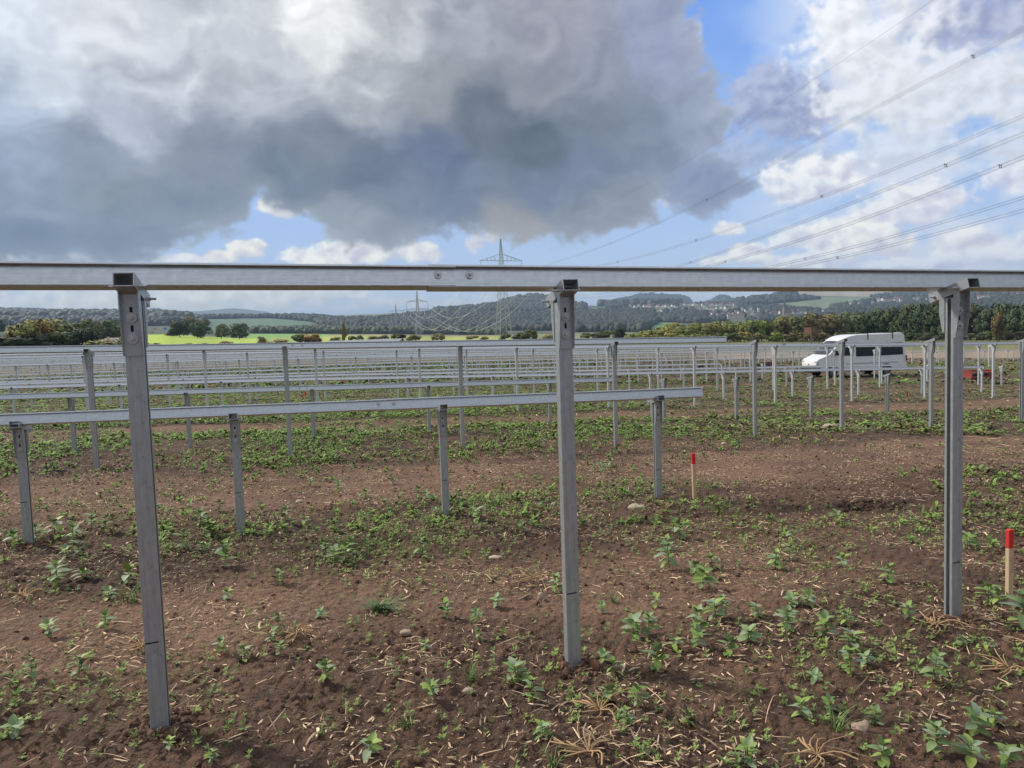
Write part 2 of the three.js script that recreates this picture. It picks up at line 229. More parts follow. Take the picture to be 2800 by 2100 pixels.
function sheet(r0, r1, rows, power, name) {
  const az = [], RAD = Math.PI / 180;
  for (let a = -180; a < -44; a += 4) az.push(a * RAD); for (let a = -44; a < 44; a += 0.14) az.push(a * RAD); for (let a = 44; a <= 180.01; a += 4) az.push(a * RAD);
  const n = az.length, P = new Float32Array(n * rows * 3), C = new Float32Array(n * rows * 3), U = new Float32Array(n * rows * 2), I = [], c = [0, 0, 0];
  for (let j = 0; j < rows; j++) {
    const t = j / (rows - 1), r = r0 < 1 ? (t < 0.03 ? lerp(0.05, 2, t / 0.03) : t < 0.55 ? 2 + 9 * ((t - 0.03) / 0.52) ** 1.25 : 11 * (r1 / 11) ** ((t - 0.55) / 0.45)) : r0 * (r1 / r0) ** t;
    for (let i = 0; i < n; i++) {
      const x = r * Math.sin(az[i]), z = -r * Math.cos(az[i]), k = j * n + i;
      P[k * 3] = x; P[k * 3 + 1] = soilY(x, z); P[k * 3 + 2] = z; U[k * 2] = x; U[k * 2 + 1] = z;
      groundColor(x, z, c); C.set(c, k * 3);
      if (i && j) I.push(k - n - 1, k - n, k, k - n - 1, k, k - 1);
    }
  }
  const g = new THREE.BufferGeometry(); g.setAttribute('position', new THREE.BufferAttribute(P, 3)); g.setAttribute('color', new THREE.BufferAttribute(C, 3)); g.setAttribute('uv', new THREE.BufferAttribute(U, 2)); g.setIndex(I); g.computeVertexNormals();
  return g;
}
const soilMat = new THREE.MeshStandardMaterial({ vertexColors: true, map: soilGrain, bumpMap: soilBump, bumpScale: 0.03, roughness: 1 });
soilMat.name = 'soil';
const farMat = new THREE.MeshStandardMaterial({ vertexColors: true, roughness: 1 }); farMat.name = 'far land';
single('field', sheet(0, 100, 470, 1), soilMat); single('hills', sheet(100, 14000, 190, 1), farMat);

// ---------------------------------------------------------------- materials
const zinc = tex(512, 512, (u, v) => { const s = tileNoise(u, v * 0.06 + 0.2, 3, 40), m = tileNoise(u, v, 4, 9), q = tileNoise(u, v, 2, 90); const k = 222 + 20 * s + 13 * m + 6 * q; return [k, k, k * 1.005]; }, true, 3);
const zincRough = tex(256, 256, (u, v) => 140 + 60 * tileNoise(u, v, 4, 8), false, 3);
const metal = (r, g, b, rough, m = 0.55) => new THREE.MeshStandardMaterial({ color: new THREE.Color().setRGB(r, g, b), map: zinc, roughnessMap: zincRough, roughness: rough, metalness: m });
const postMetal = metal(0.60, 0.635, 0.65, 0.6, 0.5), railMetal = metal(0.80, 0.83, 0.84, 0.6, 0.8), bracketMetal = metal(0.60, 0.63, 0.64, 0.58, 0.5), boltMetal = metal(0.72, 0.72, 0.72, 0.5, 0.4), farRail = metal(0.98, 0.985, 0.99, 0.55, 0.85), farPost = metal(0.86, 0.89, 0.90, 0.75, 0.35);  // far rails and posts: same steel, colour lightened to stand for sunlight
const plain = (r, g, b, rough = 0.9, more = {}) => new THREE.MeshStandardMaterial({ color: new THREE.Color().setRGB(r, g, b), roughness: rough, ...more });
const ink = plain(0.02, 0.02, 0.025), rust = plain(0.30, 0.045, 0.04, 0.7);

// ---------------------------------------------------------------- rolled steel sections
function strip(pts, t, r = 0.004) {   // a folded sheet seen end-on
  const c = [];
  pts.forEach((p, i) => {
    if (!i || i === pts.length - 1) { c.push(p); return; }
    const a = new THREE.Vector2(...pts[i - 1]).sub(new THREE.Vector2(...p)), b = new THREE.Vector2(...pts[i + 1]).sub(new THREE.Vector2(...p)), q = Math.min(r, a.length() / 2.2, b.length() / 2.2), s = a.setLength(q), e = b.setLength(q);
    for (const k of [0, 0.5, 1]) c.push([p[0] + (1 - k) * (1 - k) * s.x + k * k * e.x, p[1] + (1 - k) * (1 - k) * s.y + k * k * e.y]);
  });
  const L = [], R = [];
  c.forEach((p, i) => { const a = c[Math.max(0, i - 1)], b = c[Math.min(c.length - 1, i + 1)], d = new THREE.Vector2(b[0] - a[0], b[1] - a[1]).normalize(); L.push([p[0] - d.y * t / 2, p[1] + d.x * t / 2]); R.unshift([p[0] + d.y * t / 2, p[1] - d.x * t / 2]); });
  return new THREE.Shape([...L, ...R].map((p) => new THREE.Vector2(...p)));
}
const extrude = (shape, L) => new THREE.ExtrudeGeometry(shape, { depth: L, bevelEnabled: false, steps: 1, curveSegments: 3 });
const PW = 0.064, PD = 0.056;
function shaftGeometry(H, fine, open) {   // C section, open to one side of the row
  const w = PW / 2, d = PD / 2, s = open;
  const p = fine ? [[s * w, -d + 0.016], [s * w, -d], [-s * 0.012, -d], [-s * 0.016, -d + 0.003], [-s * 0.022, -d], [-s * w, -d], [-s * w, d], [-s * 0.022, d], [-s * 0.016, d - 0.003], [-s * 0.012, d], [s * w, d], [s * w, d - 0.016]] : [[s * w, -d + 0.016], [s * w, -d], [-s * w, -d], [-s * w, d], [s * w, d], [s * w, d - 0.016]];
  return extrude(strip(p, 0.0032), H + 0.35).rotateX(-Math.PI / 2).translate(0, -0.35, 0);
}
function wing(front, h0, h1, deep0, deep1, x, t) {   // tapered side of a bracket
  const z = (front ? 1 : -1) * (PD / 2 + 0.002), q = front ? 1 : -1, s = new THREE.Shape([[0, h0], [deep0, h0], [deep0 * 1.05, lerp(h0, h1, 0.45)], [deep1, h1], [0, h1]].map((p) => new THREE.Vector2(...p)));
  return new THREE.ExtrudeGeometry(s, { depth: t, bevelEnabled: false }).rotateY(-Math.PI / 2).scale(1, 1, q).translate(x + t / 2, 0, z);
}
const TILT = -0.26;
function headGeometry(H, fine) {
  const g = [], b0 = H - 0.27, t = 0.004;
  const plate = (z, y0, y1) => box(PW + 0.004, y1 - y0, t, 0, (y0 + y1) / 2, z);
  g.push(plate(PD / 2 + 0.004, b0, H - 0.005), plate(-PD / 2 - 0.004, b0 + 0.03, H - 0.04));
  for (const s of [-1, 1]) {
    const fw1 = wing(true, H - 0.01, b0, 0.036, 0.014, s * (PW / 2 + 0.002), t), bw = wing(false, H - 0.05, b0 + 0.03, 0.036, 0.014, s * (PW / 2 + 0.002), t);
    g.push(fw1); const n = bw, p = n.attributes.position.array; for (let i = 0; i < p.length; i += 9) for (let c = 0; c < 3; c++) { const q = p[i + c]; p[i + c] = p[i + 3 + c]; p[i + 3 + c] = q; } n.computeVertexNormals(); g.push(n);
  }
  const ch = [];   // short tilted channel that carries the rail
  const L = 0.27, W = 0.073, h = 0.048, tt = 0.0035;
  ch.push(box(W, tt, L, 0, h, 0), box(tt, h, L, -W / 2 + tt / 2, h / 2 - 0.002, 0), box(tt, h, L, W / 2 - tt / 2, h / 2 - 0.002, 0));
  if (fine) ch.push(box(W - 0.01, 0.003, L - 0.002, 0, -0.0015, 0));
  for (const c of ch) { c.rotateX(TILT).translate(0, H - 0.043, 0.0); g.push(c); }
  return merge(g);
}
function boltGeometry(r = 0.0095, washer = true) {   // axis along z
  const l = [new THREE.CylinderGeometry(r, r, 0.01, 6).rotateX(Math.PI / 2).translate(0, 0, 0.008), new THREE.CylinderGeometry(r * 0.55, r * 0.55, 0.008, 8).rotateX(Math.PI / 2).translate(0, 0, 0.016)];
  if (washer) l.push(new THREE.CylinderGeometry(r * 2.1, r * 2.2, 0.006, 20).rotateX(Math.PI / 2).translate(0, 0, 0.003));
  return merge(l);
}
const sideBolt = merge([new THREE.CylinderGeometry(0.0085, 0.0085, 0.01, 6).rotateZ(Math.PI / 2).translate(0.005, 0, 0), new THREE.CylinderGeometry(0.005, 0.005, 0.024, 8).rotateZ(Math.PI / 2).translate(0.018, 0, 0)]);
const bigBolt = boltGeometry(), railBolt = boltGeometry(0.008, true), slotGeo = new THREE.CapsuleGeometry(0.0055, 0.016, 2, 8).scale(1, 1, 0.12);
const geoCache = new Map();
const cached = (k, f) => { if (!geoCache.has(k)) geoCache.set(k, f()); return geoCache.get(k); };
function makePost(name, H, fine, open, parent) {
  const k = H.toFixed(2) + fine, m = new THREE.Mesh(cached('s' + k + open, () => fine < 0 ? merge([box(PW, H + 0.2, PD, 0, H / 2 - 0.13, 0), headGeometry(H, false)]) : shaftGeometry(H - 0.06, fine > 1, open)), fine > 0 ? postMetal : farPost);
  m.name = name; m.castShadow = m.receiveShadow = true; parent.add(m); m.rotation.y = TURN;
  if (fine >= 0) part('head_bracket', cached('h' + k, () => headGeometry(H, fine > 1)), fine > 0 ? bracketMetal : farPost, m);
  if (fine > 1) {
    for (const y of [H - 0.125, H - 0.205]) { part('bolt', bigBolt, boltMetal, m, [0, y, PD / 2 + 0.006]); }
    for (const y of [H - 0.166, H - 0.096]) part('slot', slotGeo, ink, m, [0.0, y, PD / 2 + 0.0062], [0, 0, 0]);
    for (const s of [-1, 1]) for (const z of [0.055, -0.1]) part('side_bolt', sideBolt, boltMetal, m, [s * 0.0365, H - 0.022 + z * 0.26, z], [0, s > 0 ? 0 : Math.PI, 0]);
    part('marker_line', box(PW * 0.78, 0.005, 0.0012), ink, m, [-0.006, 0.34 + 0.02 * open, PD / 2 + 0.0022], [0, 0, 0.05]);
  } else if (fine > 0) for (const y of [H - 0.125, H - 0.205]) part('bolt', bigBolt, boltMetal, m, [0, y, PD / 2 + 0.006]);
  return m;
}
function railGeometry(L, fine) {   // Z-like purlin; web towards the camera, shape x is away
  const h = 0.086;
  const s = fine > 0 ? strip([[-0.022, h - 0.008], [-0.022, h], [0, h], [0, 0], [0.058, 0], [0.058, 0.016]], 0.003, 0.003) : strip([[-0.02, h - 0.006], [-0.02, h], [0, h], [0, 0], [0.058, 0]], 0.003, 0.001);
  return extrude(s, L).rotateY(Math.PI / 2);
}
function putRail(parent, a, b, fine, swell = 1, name = 'rail') {
  const d = new THREE.Vector3().subVectors(b, a), L = d.length(), x = d.clone().normalize(), y = new THREE.Vector3(0, 1, 0), z = new THREE.Vector3().crossVectors(x, y).normalize(); y.crossVectors(z, x);
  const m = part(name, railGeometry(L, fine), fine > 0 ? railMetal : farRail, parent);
  m.quaternion.setFromRotationMatrix(new THREE.Matrix4().makeBasis(x, y, z)).multiply(new THREE.Quaternion().setFromAxisAngle(new THREE.Vector3(1, 0, 0), TILT));
  m.position.copy(a); m.scale.set(1, swell, swell);
  return m;
}
// ---------------------------------------------------------------- the racks
const landmarks = [];
function rackPoint(u, v) { return new THREE.Vector3(u * RX - v * Math.sin(TURN), 0, u * RZ - v * Math.cos(TURN)); }
function uv(p) { return [p.x * RX + p.z * RZ, across(p.x, p.z)]; }
function rack(name, label, H, posts, railFrom, railTo, joints, fine, group) {
  const root = new THREE.Group(); root.name = numbered(name); scene.add(root); tag(root, label, 'steel rack', group);
  const pts = posts.map(([p, open, dh = 0]) => { p.y = groundY(p.x, p.z); const m = makePost('post', H + dh, fine, open, root); m.position.copy(p); return [uv(p), p, dh]; });
  if (railFrom !== undefined) {
    const v = pts.reduce((s, q) => s + q[0][1], 0) / pts.length, top = (u) => { const near = rackPoint(u, v); let best = pts[0], second = pts[0], bd = 1e9; for (const q of pts) { const e = Math.abs(q[0][0] - u); if (e < bd) { bd = e; best = q; } } near.y = groundY(near.x, near.z) + H + best[2] + 0.012; return near; };
    const line = fitLine(pts, railFrom, railTo, H, fine);
    const cuts = [railFrom, ...joints, railTo];
    for (let i = 1; i < cuts.length; i++) {
      const swell = fine > 0 && i % 2 === 0 ? 1.09 : 1, a = line(cuts[i - 1] - (i > 1 ? 0.0 : 0)), b = line(cuts[i] + (i < cuts.length - 1 && i % 2 ? 0.12 : 0));
      if (swell > 1) for (const q of [a, b]) q.y -= 0.004;
      const r = putRail(root, a, b, fine, fine < 0 ? 0.8 : swell);
      if (i > 1 && fine > 0) for (const o of [0.045, 0.185]) part('bolt', railBolt, boltMetal, r, [o, 0.05, 0.002]);
    }
  }
  return root;
}
function fitLine(pts, u0, u1, H, straight) {
  if (straight <= 0) { const v = pts.reduce((s, q) => s + q[0][1], 0) / pts.length; return (u) => { const p = rackPoint(u, v); p.y = groundY(p.x, p.z) + H + 0.005; return p; }; }
  const n = pts.length; let su = 0, sv = 0, sy = 0, suu = 0, suv = 0, suy = 0;
  for (const [[u, v], p, dh] of pts) { su += u; sv += v; sy += p.y + dh; suu += u * u; suv += u * v; suy += u * (p.y + dh); }
  const D = n * suu - su * su, mv = (n * suv - su * sv) / D, cv = (sv - mv * su) / n, my = (n * suy - su * sy) / D, cy = (sy - my * su) / n;
  return (u) => { const p = rackPoint(u, cv + mv * u); p.y = cy + my * u + H + 0.005; return p; };
}
const px = (x, y) => onGround(x, y);
const uOf = (x, y, v) => { const d = ray(x, y), t = v / across(d.x, d.z); return d.x * t * RX + d.z * t * RZ; };   // along the row, seen at that pixel
const TALL = 1.77, SHORT = 0.99;
const r1 = [px(440, 1990), px(1567, 1820), px(2605, 1690)], s1 = [px(80, 1490), px(660, 1458), px(1220, 1417), px(1800, 1367)];
const v1 = across(r1[1].x, r1[1].z), vs1 = across(s1[2].x, s1[2].z);
landmarks.push(['left tall post', r1[0]], ['middle tall post', r1[1]], ['right tall post', r1[2]], ['leftmost short post', s1[0]], ['second short post', s1[1]], ['third short post', s1[2]], ['rightmost rail-bearing short post', s1[3]]);
rack('solar_rack', 'nearest tall galvanised rack, thick bolted rail on three posts crossing the whole view', TALL, [[r1[0], 1, -0.015], [r1[1], 1, 0], [r1[2], -1, 0.04]], uOf(-500, 740, v1), uOf(3400, 750, v1), [uOf(1165, 755, v1)], 2);
rack('solar_rack', 'nearest low galvanised rack on four short posts, rail ending beside the red-topped stake', SHORT, [[s1[0], 1, 0], [s1[1], 1, 0.02], [s1[2], 1, 0.042], [s1[3], -1, 0.062]], uOf(-500, 1160, vs1), uOf(1950, 1085, vs1), [uOf(1022, 1105, vs1)], 2);
const r2 = [[265, 1280], [795, 1253], [1267, 1230], [1685, 1217]].map((p) => px(...p)), v2 = across(r2[2].x, r2[2].z);
const left2 = rackPoint(uv(r2[0])[0] - 2.85, uv(r2[0])[1]);
rack('solar_rack', 'second tall galvanised rack, rail ending free in front of the yellow-green wood', TALL, [[left2, 1, -0.12], ...r2.map((p, i) => [p, 1, [-0.095, -0.075, -0.058, -0.04][i]])], uOf(-500, 960, v2), uOf(1984, 930, v2), [uOf(793, 945, v2)], 1);
const s2 = [[205, 1240], [520, 1224], [860, 1205], [1175, 1184], [1505, 1160]].map((p) => px(...p)), vs2 = across(s2[3].x, s2[3].z);
rack('solar_rack', 'second low galvanised rack, rail ending behind the middle tall post', 0.95, s2.map((p) => [p, 1]), uOf(-500, 1085, vs2), uOf(1750, 1035, vs2), [uOf(815, 1058, vs2)], 1);
// posts still without a rail, right of the second racks
const lone = [[2065, 1190, TALL, 1, 'tall bare post nearest to the free rail end of the second rack'], [2302, 1182, TALL, 1, 'tall bare post standing before the front door of the white van'], [2546, 1173, TALL, 1, 'tall bare post just left of the nearest right-hand post'], [2793, 1154, TALL, -1, 'tall bare post cut by the right edge of the photo'],
  [1817, 1153, SHORT, 1, 'short bare post behind the end of the nearest low rail'], [2014, 1149, SHORT, 1, 'short bare post alone on the trodden soil strip'], [2218, 1140, SHORT, 1, 'short bare post in front of the bumper of the white van'], [2427, 1125, SHORT, -1, 'short bare post with dark open side below the van rear wheel']];
for (const [x, y, H, open, label] of lone) { const p = px(x, y), m = makePost(numbered('steel_post'), H, 1, open, scene); m.position.copy(p); tag(m, label, 'steel post', 'posts still without a rail'); }
// the rows beyond
const R = rng(5);
const ordinal = ['', '', 'second', 'third', 'fourth', 'fifth', 'sixth', 'seventh', 'eighth', 'ninth', 'tenth', 'eleventh', 'twelfth', 'thirteenth', 'fourteenth'];
for (let n = 3; n <= 14; n++) {
  const vt = v2 + PITCHV * (n - 2), vsh = vs2 + PITCHV * (n - 2), far = n > 4;
  const anchor = n === 3 ? uOf(1900, 1104, vt) : n === 4 ? uOf(1460, 1060, vt) : R() * 2.8;
  const lo = uOf(-160, 1000, vt), hi = n === 3 ? uOf(2900, 930, vt) : n === 4 ? uOf(2680, 940, vt) : [0, 0, 0, 0, 0, uOf(2290, 945, vt), uOf(2640, 940, vt), uOf(2860, 940, vt), uOf(2300, 940, vt), uOf(1900, 940, vt), uOf(1750, 940, vt), uOf(1640, 940, vt), uOf(1500, 940, vt), uOf(1420, 940, vt), uOf(1300, 940, vt)][n];
  const set = (v, from, to) => { const l = []; for (let u = anchor + Math.ceil((from - anchor) / 2.85) * 2.85; u < to; u += 2.85) { const p = rackPoint(u, v + 0.04 * (R() - 0.5)); l.push([p, R() < 0.8 ? 1 : -1]); } return l; };
  const cuts = (from, to) => { const c = []; for (let u = from + 4 + R() * 5; u < to - 2; u += 8.55) c.push(u); return c; };
  const hs = n === 3 ? uOf(2690, 985, vsh) : n === 4 ? uOf(2450, 990, vsh) : hi - (n > 6 ? 0 : 6);
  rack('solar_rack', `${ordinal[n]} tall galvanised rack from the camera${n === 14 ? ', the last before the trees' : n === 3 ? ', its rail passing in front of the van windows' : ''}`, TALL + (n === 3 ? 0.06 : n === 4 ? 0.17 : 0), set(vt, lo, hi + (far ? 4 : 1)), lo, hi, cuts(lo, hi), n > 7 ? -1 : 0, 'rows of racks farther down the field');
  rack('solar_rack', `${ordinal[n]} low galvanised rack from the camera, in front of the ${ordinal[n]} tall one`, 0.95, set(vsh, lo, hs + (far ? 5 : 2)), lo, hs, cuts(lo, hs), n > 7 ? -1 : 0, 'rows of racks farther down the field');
}
for (const [x, y, label] of [[2602, 1072, 'short bare post behind the right tall post, near the red pallet box'], [2738, 1056, 'short bare post with dark open side right of the red pallet box']]) { const m = makePost(numbered('steel_post'), 0.95, 0, -1, scene); m.position.copy(px(x, y)); tag(m, label, 'steel post', 'posts still without a rail'); }

// ---------------------------------------------------------------- survey stakes
const wood = new THREE.MeshStandardMaterial({ color: new THREE.Color().setRGB(0.80, 0.60, 0.40), roughness: 0.85, map: tex(128, 256, (u, v) => { const k = 222 + 40 * tileNoise(u, v * 0.15, 3, 12) + 20 * tileNoise(u, v, 2, 20); return [k, k * 0.98, k * 0.94]; }) });
const redPaint = plain(0.62, 0.028, 0.02, 0.75);
function stake(x, y, top, label, lean, w = 0.038, sized) {
  const p = onGround(x, y, soilY), t = thing('survey_stake', label, 'survey stake', p, 0.35, 'red-topped survey stakes');
  const dist = ray(x, y).clone().multiplyScalar(1), D = p.clone().sub(camera.position).dot(fw), H = sized || (y - top) / F * D * 1.01;
  const rh = H * 0.235;
  part('shaft', new RoundedBoxGeometry(w, H - rh + 0.15, w * 0.62, 2, 0.002).translate(0, (H - rh - 0.15) / 2, 0), wood, t);
  part('painted_top', new RoundedBoxGeometry(w * 1.02, rh, w * 0.64, 2, 0.004).translate(0, H - rh / 2 + 0.001, 0), redPaint, t);
  if (w > 0.03) { const g = []; let q = new THREE.Vector3(-0.006, H * 0.66, 0); for (const [dx, dy] of [[0.012, -0.008], [-0.013, -0.012], [0.012, -0.01], [-0.002, -0.03], [0.008, -0.018], [-0.012, -0.01], [0.012, -0.004]]) { const e = q.clone().add(new THREE.Vector3(dx, dy, 0)); g.push(bar(q, e, 0.0014)); q = e; } part('pencil_scribble', merge(g).translate(0, 0, w * 0.31), plain(0.2, 0.15, 0.12), t); }
  t.rotation.z = lean;
}
stake(1899, 1363, 1240, 'red-topped wooden survey stake beside the end of the nearest low rail', 0.015);
stake(2759, 1661, 1447, 'red-topped wooden survey stake nearest to the camera, right of the right tall post', 0.0);
stake(2481, 1124, 1073, 'red-topped thin survey stake on the trodden soil below the white van', 0, 0.034);
stake(837, 1115, 1072, 'orange-red topped survey stake standing behind the second low rack', 0, 0.05);
stake(806, 1100, 1072, 'leaning survey stake with orange-red top beside the upright one', -0.85, 0.05, 0.42);
stake(192, 1181, 1140, 'pale survey stake partly hidden by the nearest low rail', -0.12, 0.036);

// ---------------------------------------------------------------- stones
function rock(seed, rough = 0.28) { const g = mergeVertices(new THREE.IcosahedronGeometry(1, 2).deleteAttribute('uv').deleteAttribute('normal')), p = g.attributes.position; for (let i = 0; i < p.count; i++) { const x = p.getX(i), y = p.getY(i), z = p.getZ(i), k = 1 + rough * noise(x * 1.3 + seed * 7, y * 1.3 + z * 1.7) + 0.12 * noise(x * 3 + seed, z * 3 + y * 2); p.setXYZ(i, x * k, Math.max(y * k, -0.6), z * k); } g.computeVertexNormals(); return g; }
const stoneMat = plain(0.36, 0.26, 0.19, 0.95), paleStone = plain(0.42, 0.33, 0.24, 0.95), redStone = plain(0.30, 0.13, 0.075, 0.95);
const stones = [[1740, 1392, 0.10, 0.045, 0.06, paleStone, 'long pale notched stone beside the rightmost rail-bearing short post'], [2268, 1172, 0.16, 0.09, 0.1, paleStone, 'rounded pale stone on the trodden strip near the tall bare posts'], [1627, 1830, 0.02, 0.045, 0.02, redStone, 'reddish stone chip standing at the foot of the middle tall post'], [818, 1374, 0.04, 0.025, 0.03, paleStone, 'pale flat stone between the second and third short posts'], [1110, 1733, 0.04, 0.022, 0.025, stoneMat, 'pale angular stone among straw left of the middle tall post'], [1280, 1893, 0.03, 0.018, 0.02, stoneMat, 'small smooth stone in front of the middle tall post'], [628, 1454, 0.04, 0.04, 0.035, redStone, 'reddish stone at the foot of the second short post'], [2352, 1990, 0.045, 0.016, 0.03, stoneMat, 'flat pinkish stone lying in front of the right tall post'], [1354, 1528, 0.06, 0.022, 0.03, paleStone, 'flat beige stone left of the middle tall post'], [1480, 1638, 0.03, 0.035, 0.02, stoneMat, 'upright pinkish stone just left of the middle tall post'], [1980, 1215, 0.06, 0.04, 0.05, paleStone, 'small pale stone in the weeds behind the free rail end']];
stones.forEach(([x, y, a, b, c, m, label], i) => { const p = onGround(x, y, soilY); const o = single('stone', rock(i + 2, 0.5), m, label, 'stone', 'field stones'); o.position.copy(p); o.position.y += b * 0.25; o.scale.set(a * 0.85, b * 0.8, c * 0.85); o.rotation.set(0.1, -0.2 + 0.25 * (i % 4), 0.06); });

// ---------------------------------------------------------------- straw, clods: nobody could count them
const M4 = new THREE.Matrix4(), Q4 = new THREE.Quaternion(), E4 = new THREE.Euler(), P4 = new THREE.Vector3(), S4 = new THREE.Vector3(), C4 = new THREE.Color();
function scatter(name, geometry, material, count, label, category, place) {
  const list = []; for (let i = 0, guard = 0; list.length < count && guard < count * 12; guard++) { const q = place(i); if (q) { list.push(q); i++; } }
  const m = new THREE.InstancedMesh(geometry, material, list.length); m.name = numbered(name);
  list.forEach((q, i) => { P4.set(q[0], q[1], q[2]); E4.set(q[3], q[4], q[5], 'YXZ'); S4.set(q[6], q[7], q[8]); M4.compose(P4, Q4.setFromEuler(E4), S4); m.setMatrixAt(i, M4); if (q[9]) m.setColorAt(i, C4.setRGB(...q[9])); });
  m.castShadow = m.receiveShadow = true; scene.add(m); tag(m, label, category, null, 'stuff'); return m;
}
const RS = rng(31);
function spot(r0, r1, wide = 0.74) { const r = Math.sqrt(lerp(r0 * r0, r1 * r1, RS())), a = (RS() * 2 - 1) * wide; return [r * Math.sin(a), -r * Math.cos(a), r]; }
function blade(L, w, bend, segs, curl = 0) {   // a bent strip along x
  const g = new THREE.BoxGeometry(L, w * 0.3, w, segs, 1, 1), p = g.attributes.position;
  for (let i = 0; i < p.count; i++) { const t = p.getX(i) / L; p.setY(i, p.getY(i) + bend * (0.25 - t * t) * L); p.setZ(i, p.getZ(i) * (1 - 1.1 * Math.abs(t)) + curl * t * t * L); }
  g.computeVertexNormals(); return g;
}
const strawMat = plain(1, 1, 1, 0.9);
const strawTone = () => { const k = 0.24 + 1.65 * RS() ** 1.6, w = RS(); return [k * lerp(0.56, 0.46, w), k * lerp(0.42, 0.30, w), k * lerp(0.27, 0.18, w)]; };
const clump = (x, z) => 0.44 + 1.9 * fbm(x * 1.3 + 20, z * 1.3, 3) + 0.5 * fbm(x * 0.3, z * 0.3 + 6, 2);
const litter = (geo, n, r0, r1, s0, s1, tilt, extra) => scatter('straw_litter', geo, strawMat, n, 'dry crop straw and stubble scattered over the soil' + extra, 'straw litter', () => { const [x, z, r] = spot(r0, r1); if (RS() > clump(x, z) + (r > 16 ? 0.2 : 0)) return null; const s = lerp(s0, s1, RS() ** 2); return [x, soilY(x, z) + 0.004 + 0.012 * RS() * tilt, z, (RS() - 0.5) * 0.5, RS() * 6.3, (RS() - 0.5) * tilt, s, s * lerp(0.7, 1.3, RS()), s * lerp(0.6, 1.3, RS()), strawTone()]; });
litter(blade(0.15, 0.0036, 0.07, 4, 0.07), 8500, 2.2, 17, 0.25, 1.25, 0.5, ', long stalks');
litter(blade(0.07, 0.0062, 0.06, 3, -0.06), 26000, 2.2, 15, 0.25, 1.15, 0.55, ', short pieces');
litter(blade(0.027, 0.0062, 0.05, 2, 0.06), 90000, 2.2, 14, 0.2, 1.3, 0.7, ', small chips');
litter(blade(0.14, 0.02, 0.2, 3, 0.3), 420, 2.3, 10, 0.3, 0.8, 0.7, ', husks');
litter(blade(0.16, 0.012, 0.1, 2, 0.15), 15000, 14, 45, 0.6, 1.7, 0.5, ', farther off');
const clodMat = plain(1, 1, 1, 1);
scatter('soil_crumbs', rock(3, 0.5), clodMat, 15000, 'brown soil crumbs and clods lying on the field', 'soil', () => { const [x, z] = spot(2.2, 13); const b = bare(x, z); if (RS() < 0.85 * b || RS() > 0.6 + fbm(x * 1.4, z * 1.4, 2)) return null; const s = lerp(0.003, 0.019, RS() ** 3), k = 0.6 + 0.5 * RS(); return [x, soilY(x, z), z, RS() * 6, RS() * 6, RS() * 6, s, s * 0.75, s, [0.13 * k, 0.068 * k, 0.046 * k]]; });

// ---------------------------------------------------------------- plants
function leafGeometry(L, W, fold, droop) {   // obovate leaf along +z, rising from the stalk
  const rows = 6, P = [], I = [], U = [];
  for (let j = 0; j <= rows; j++) { const t = j / rows, w = W * Math.sin(Math.PI * Math.min(1, 0.04 + t ** 0.85 * 0.96)) ** 0.75 * 0.5, z = L * t, y = -droop * L * t * t; for (const s of [-1, -0.5, 0, 0.5, 1]) { P.push(s * w, y + fold * Math.abs(s) * w, z); U.push(s, t); } }
  for (let j = 0; j < rows; j++) for (let i = 0; i < 4; i++) { const k = j * 5 + i; I.push(k, k + 5, k + 1, k + 1, k + 5, k + 6); }
  const g = new THREE.BufferGeometry(); g.setAttribute('position', new THREE.Float32BufferAttribute(P, 3)); g.setAttribute('uv', new THREE.Float32BufferAttribute(U, 2)); g.setIndex(I); g.computeVertexNormals(); return g;
}
const green = (r, g, b, rough = 0.55) => new THREE.MeshPhysicalMaterial({ color: new THREE.Color().setRGB(r, g, b), roughness: rough, side: THREE.DoubleSide, transmission: 0.0, specularIntensity: 0.7 });
const leafMats = [green(0.17, 0.24, 0.09), green(0.15, 0.23, 0.055), green(0.19, 0.265, 0.115), green(0.23, 0.31, 0.07), green(0.24, 0.30, 0.17)], stemMat = green(0.22, 0.29, 0.09);
const leafGeos = [leafGeometry(0.062, 0.044, 0.35, 0.2), leafGeometry(0.055, 0.037, 0.25, 0.5), leafGeometry(0.07, 0.042, 0.3, 0.0), leafGeometry(0.05, 0.038, 0.15, 0.9)];
const RP = rng(91);
function beanLeaves(h, pairs) {   // matrices of the leaves of one plant
  const l = []; let az = RP() * 6;
  for (let i = 0; i < pairs; i++) {
    const t = (i + 0.7) / pairs, y = h * (0.18 + 0.8 * t), n = i === pairs - 1 ? 4 : 3; az += 1.9 + RP() * 0.7;
    for (let q = 0; q < n; q++) {
      const a = az + q * (6.283 / n) + (RP() - 0.5) * 0.7, elev = lerp(-0.25, 1.15, t ** 1.2) + (RP() - 0.5) * 0.5, s = lerp(0.8, 1.25, Math.sin(Math.PI * clamp(t * 0.85))) * lerp(0.75, 1.15, RP());
      l.push([new THREE.Matrix4().compose(new THREE.Vector3(Math.sin(a) * 0.006, y, Math.cos(a) * 0.006), new THREE.Quaternion().setFromEuler(new THREE.Euler(-elev, a, (RP() - 0.5) * 0.7, 'YXZ')), new THREE.Vector3(s, s, s)), Math.floor(RP() * 4), RP() < 0.25 ? 3 : Math.floor(RP() * 5)]);
    }
  }
  return l;
}
function stemGeometry(h) { return new THREE.CylinderGeometry(0.003, 0.0045, h, 6, 4).translate(0, h / 2 - 0.01, 0); }
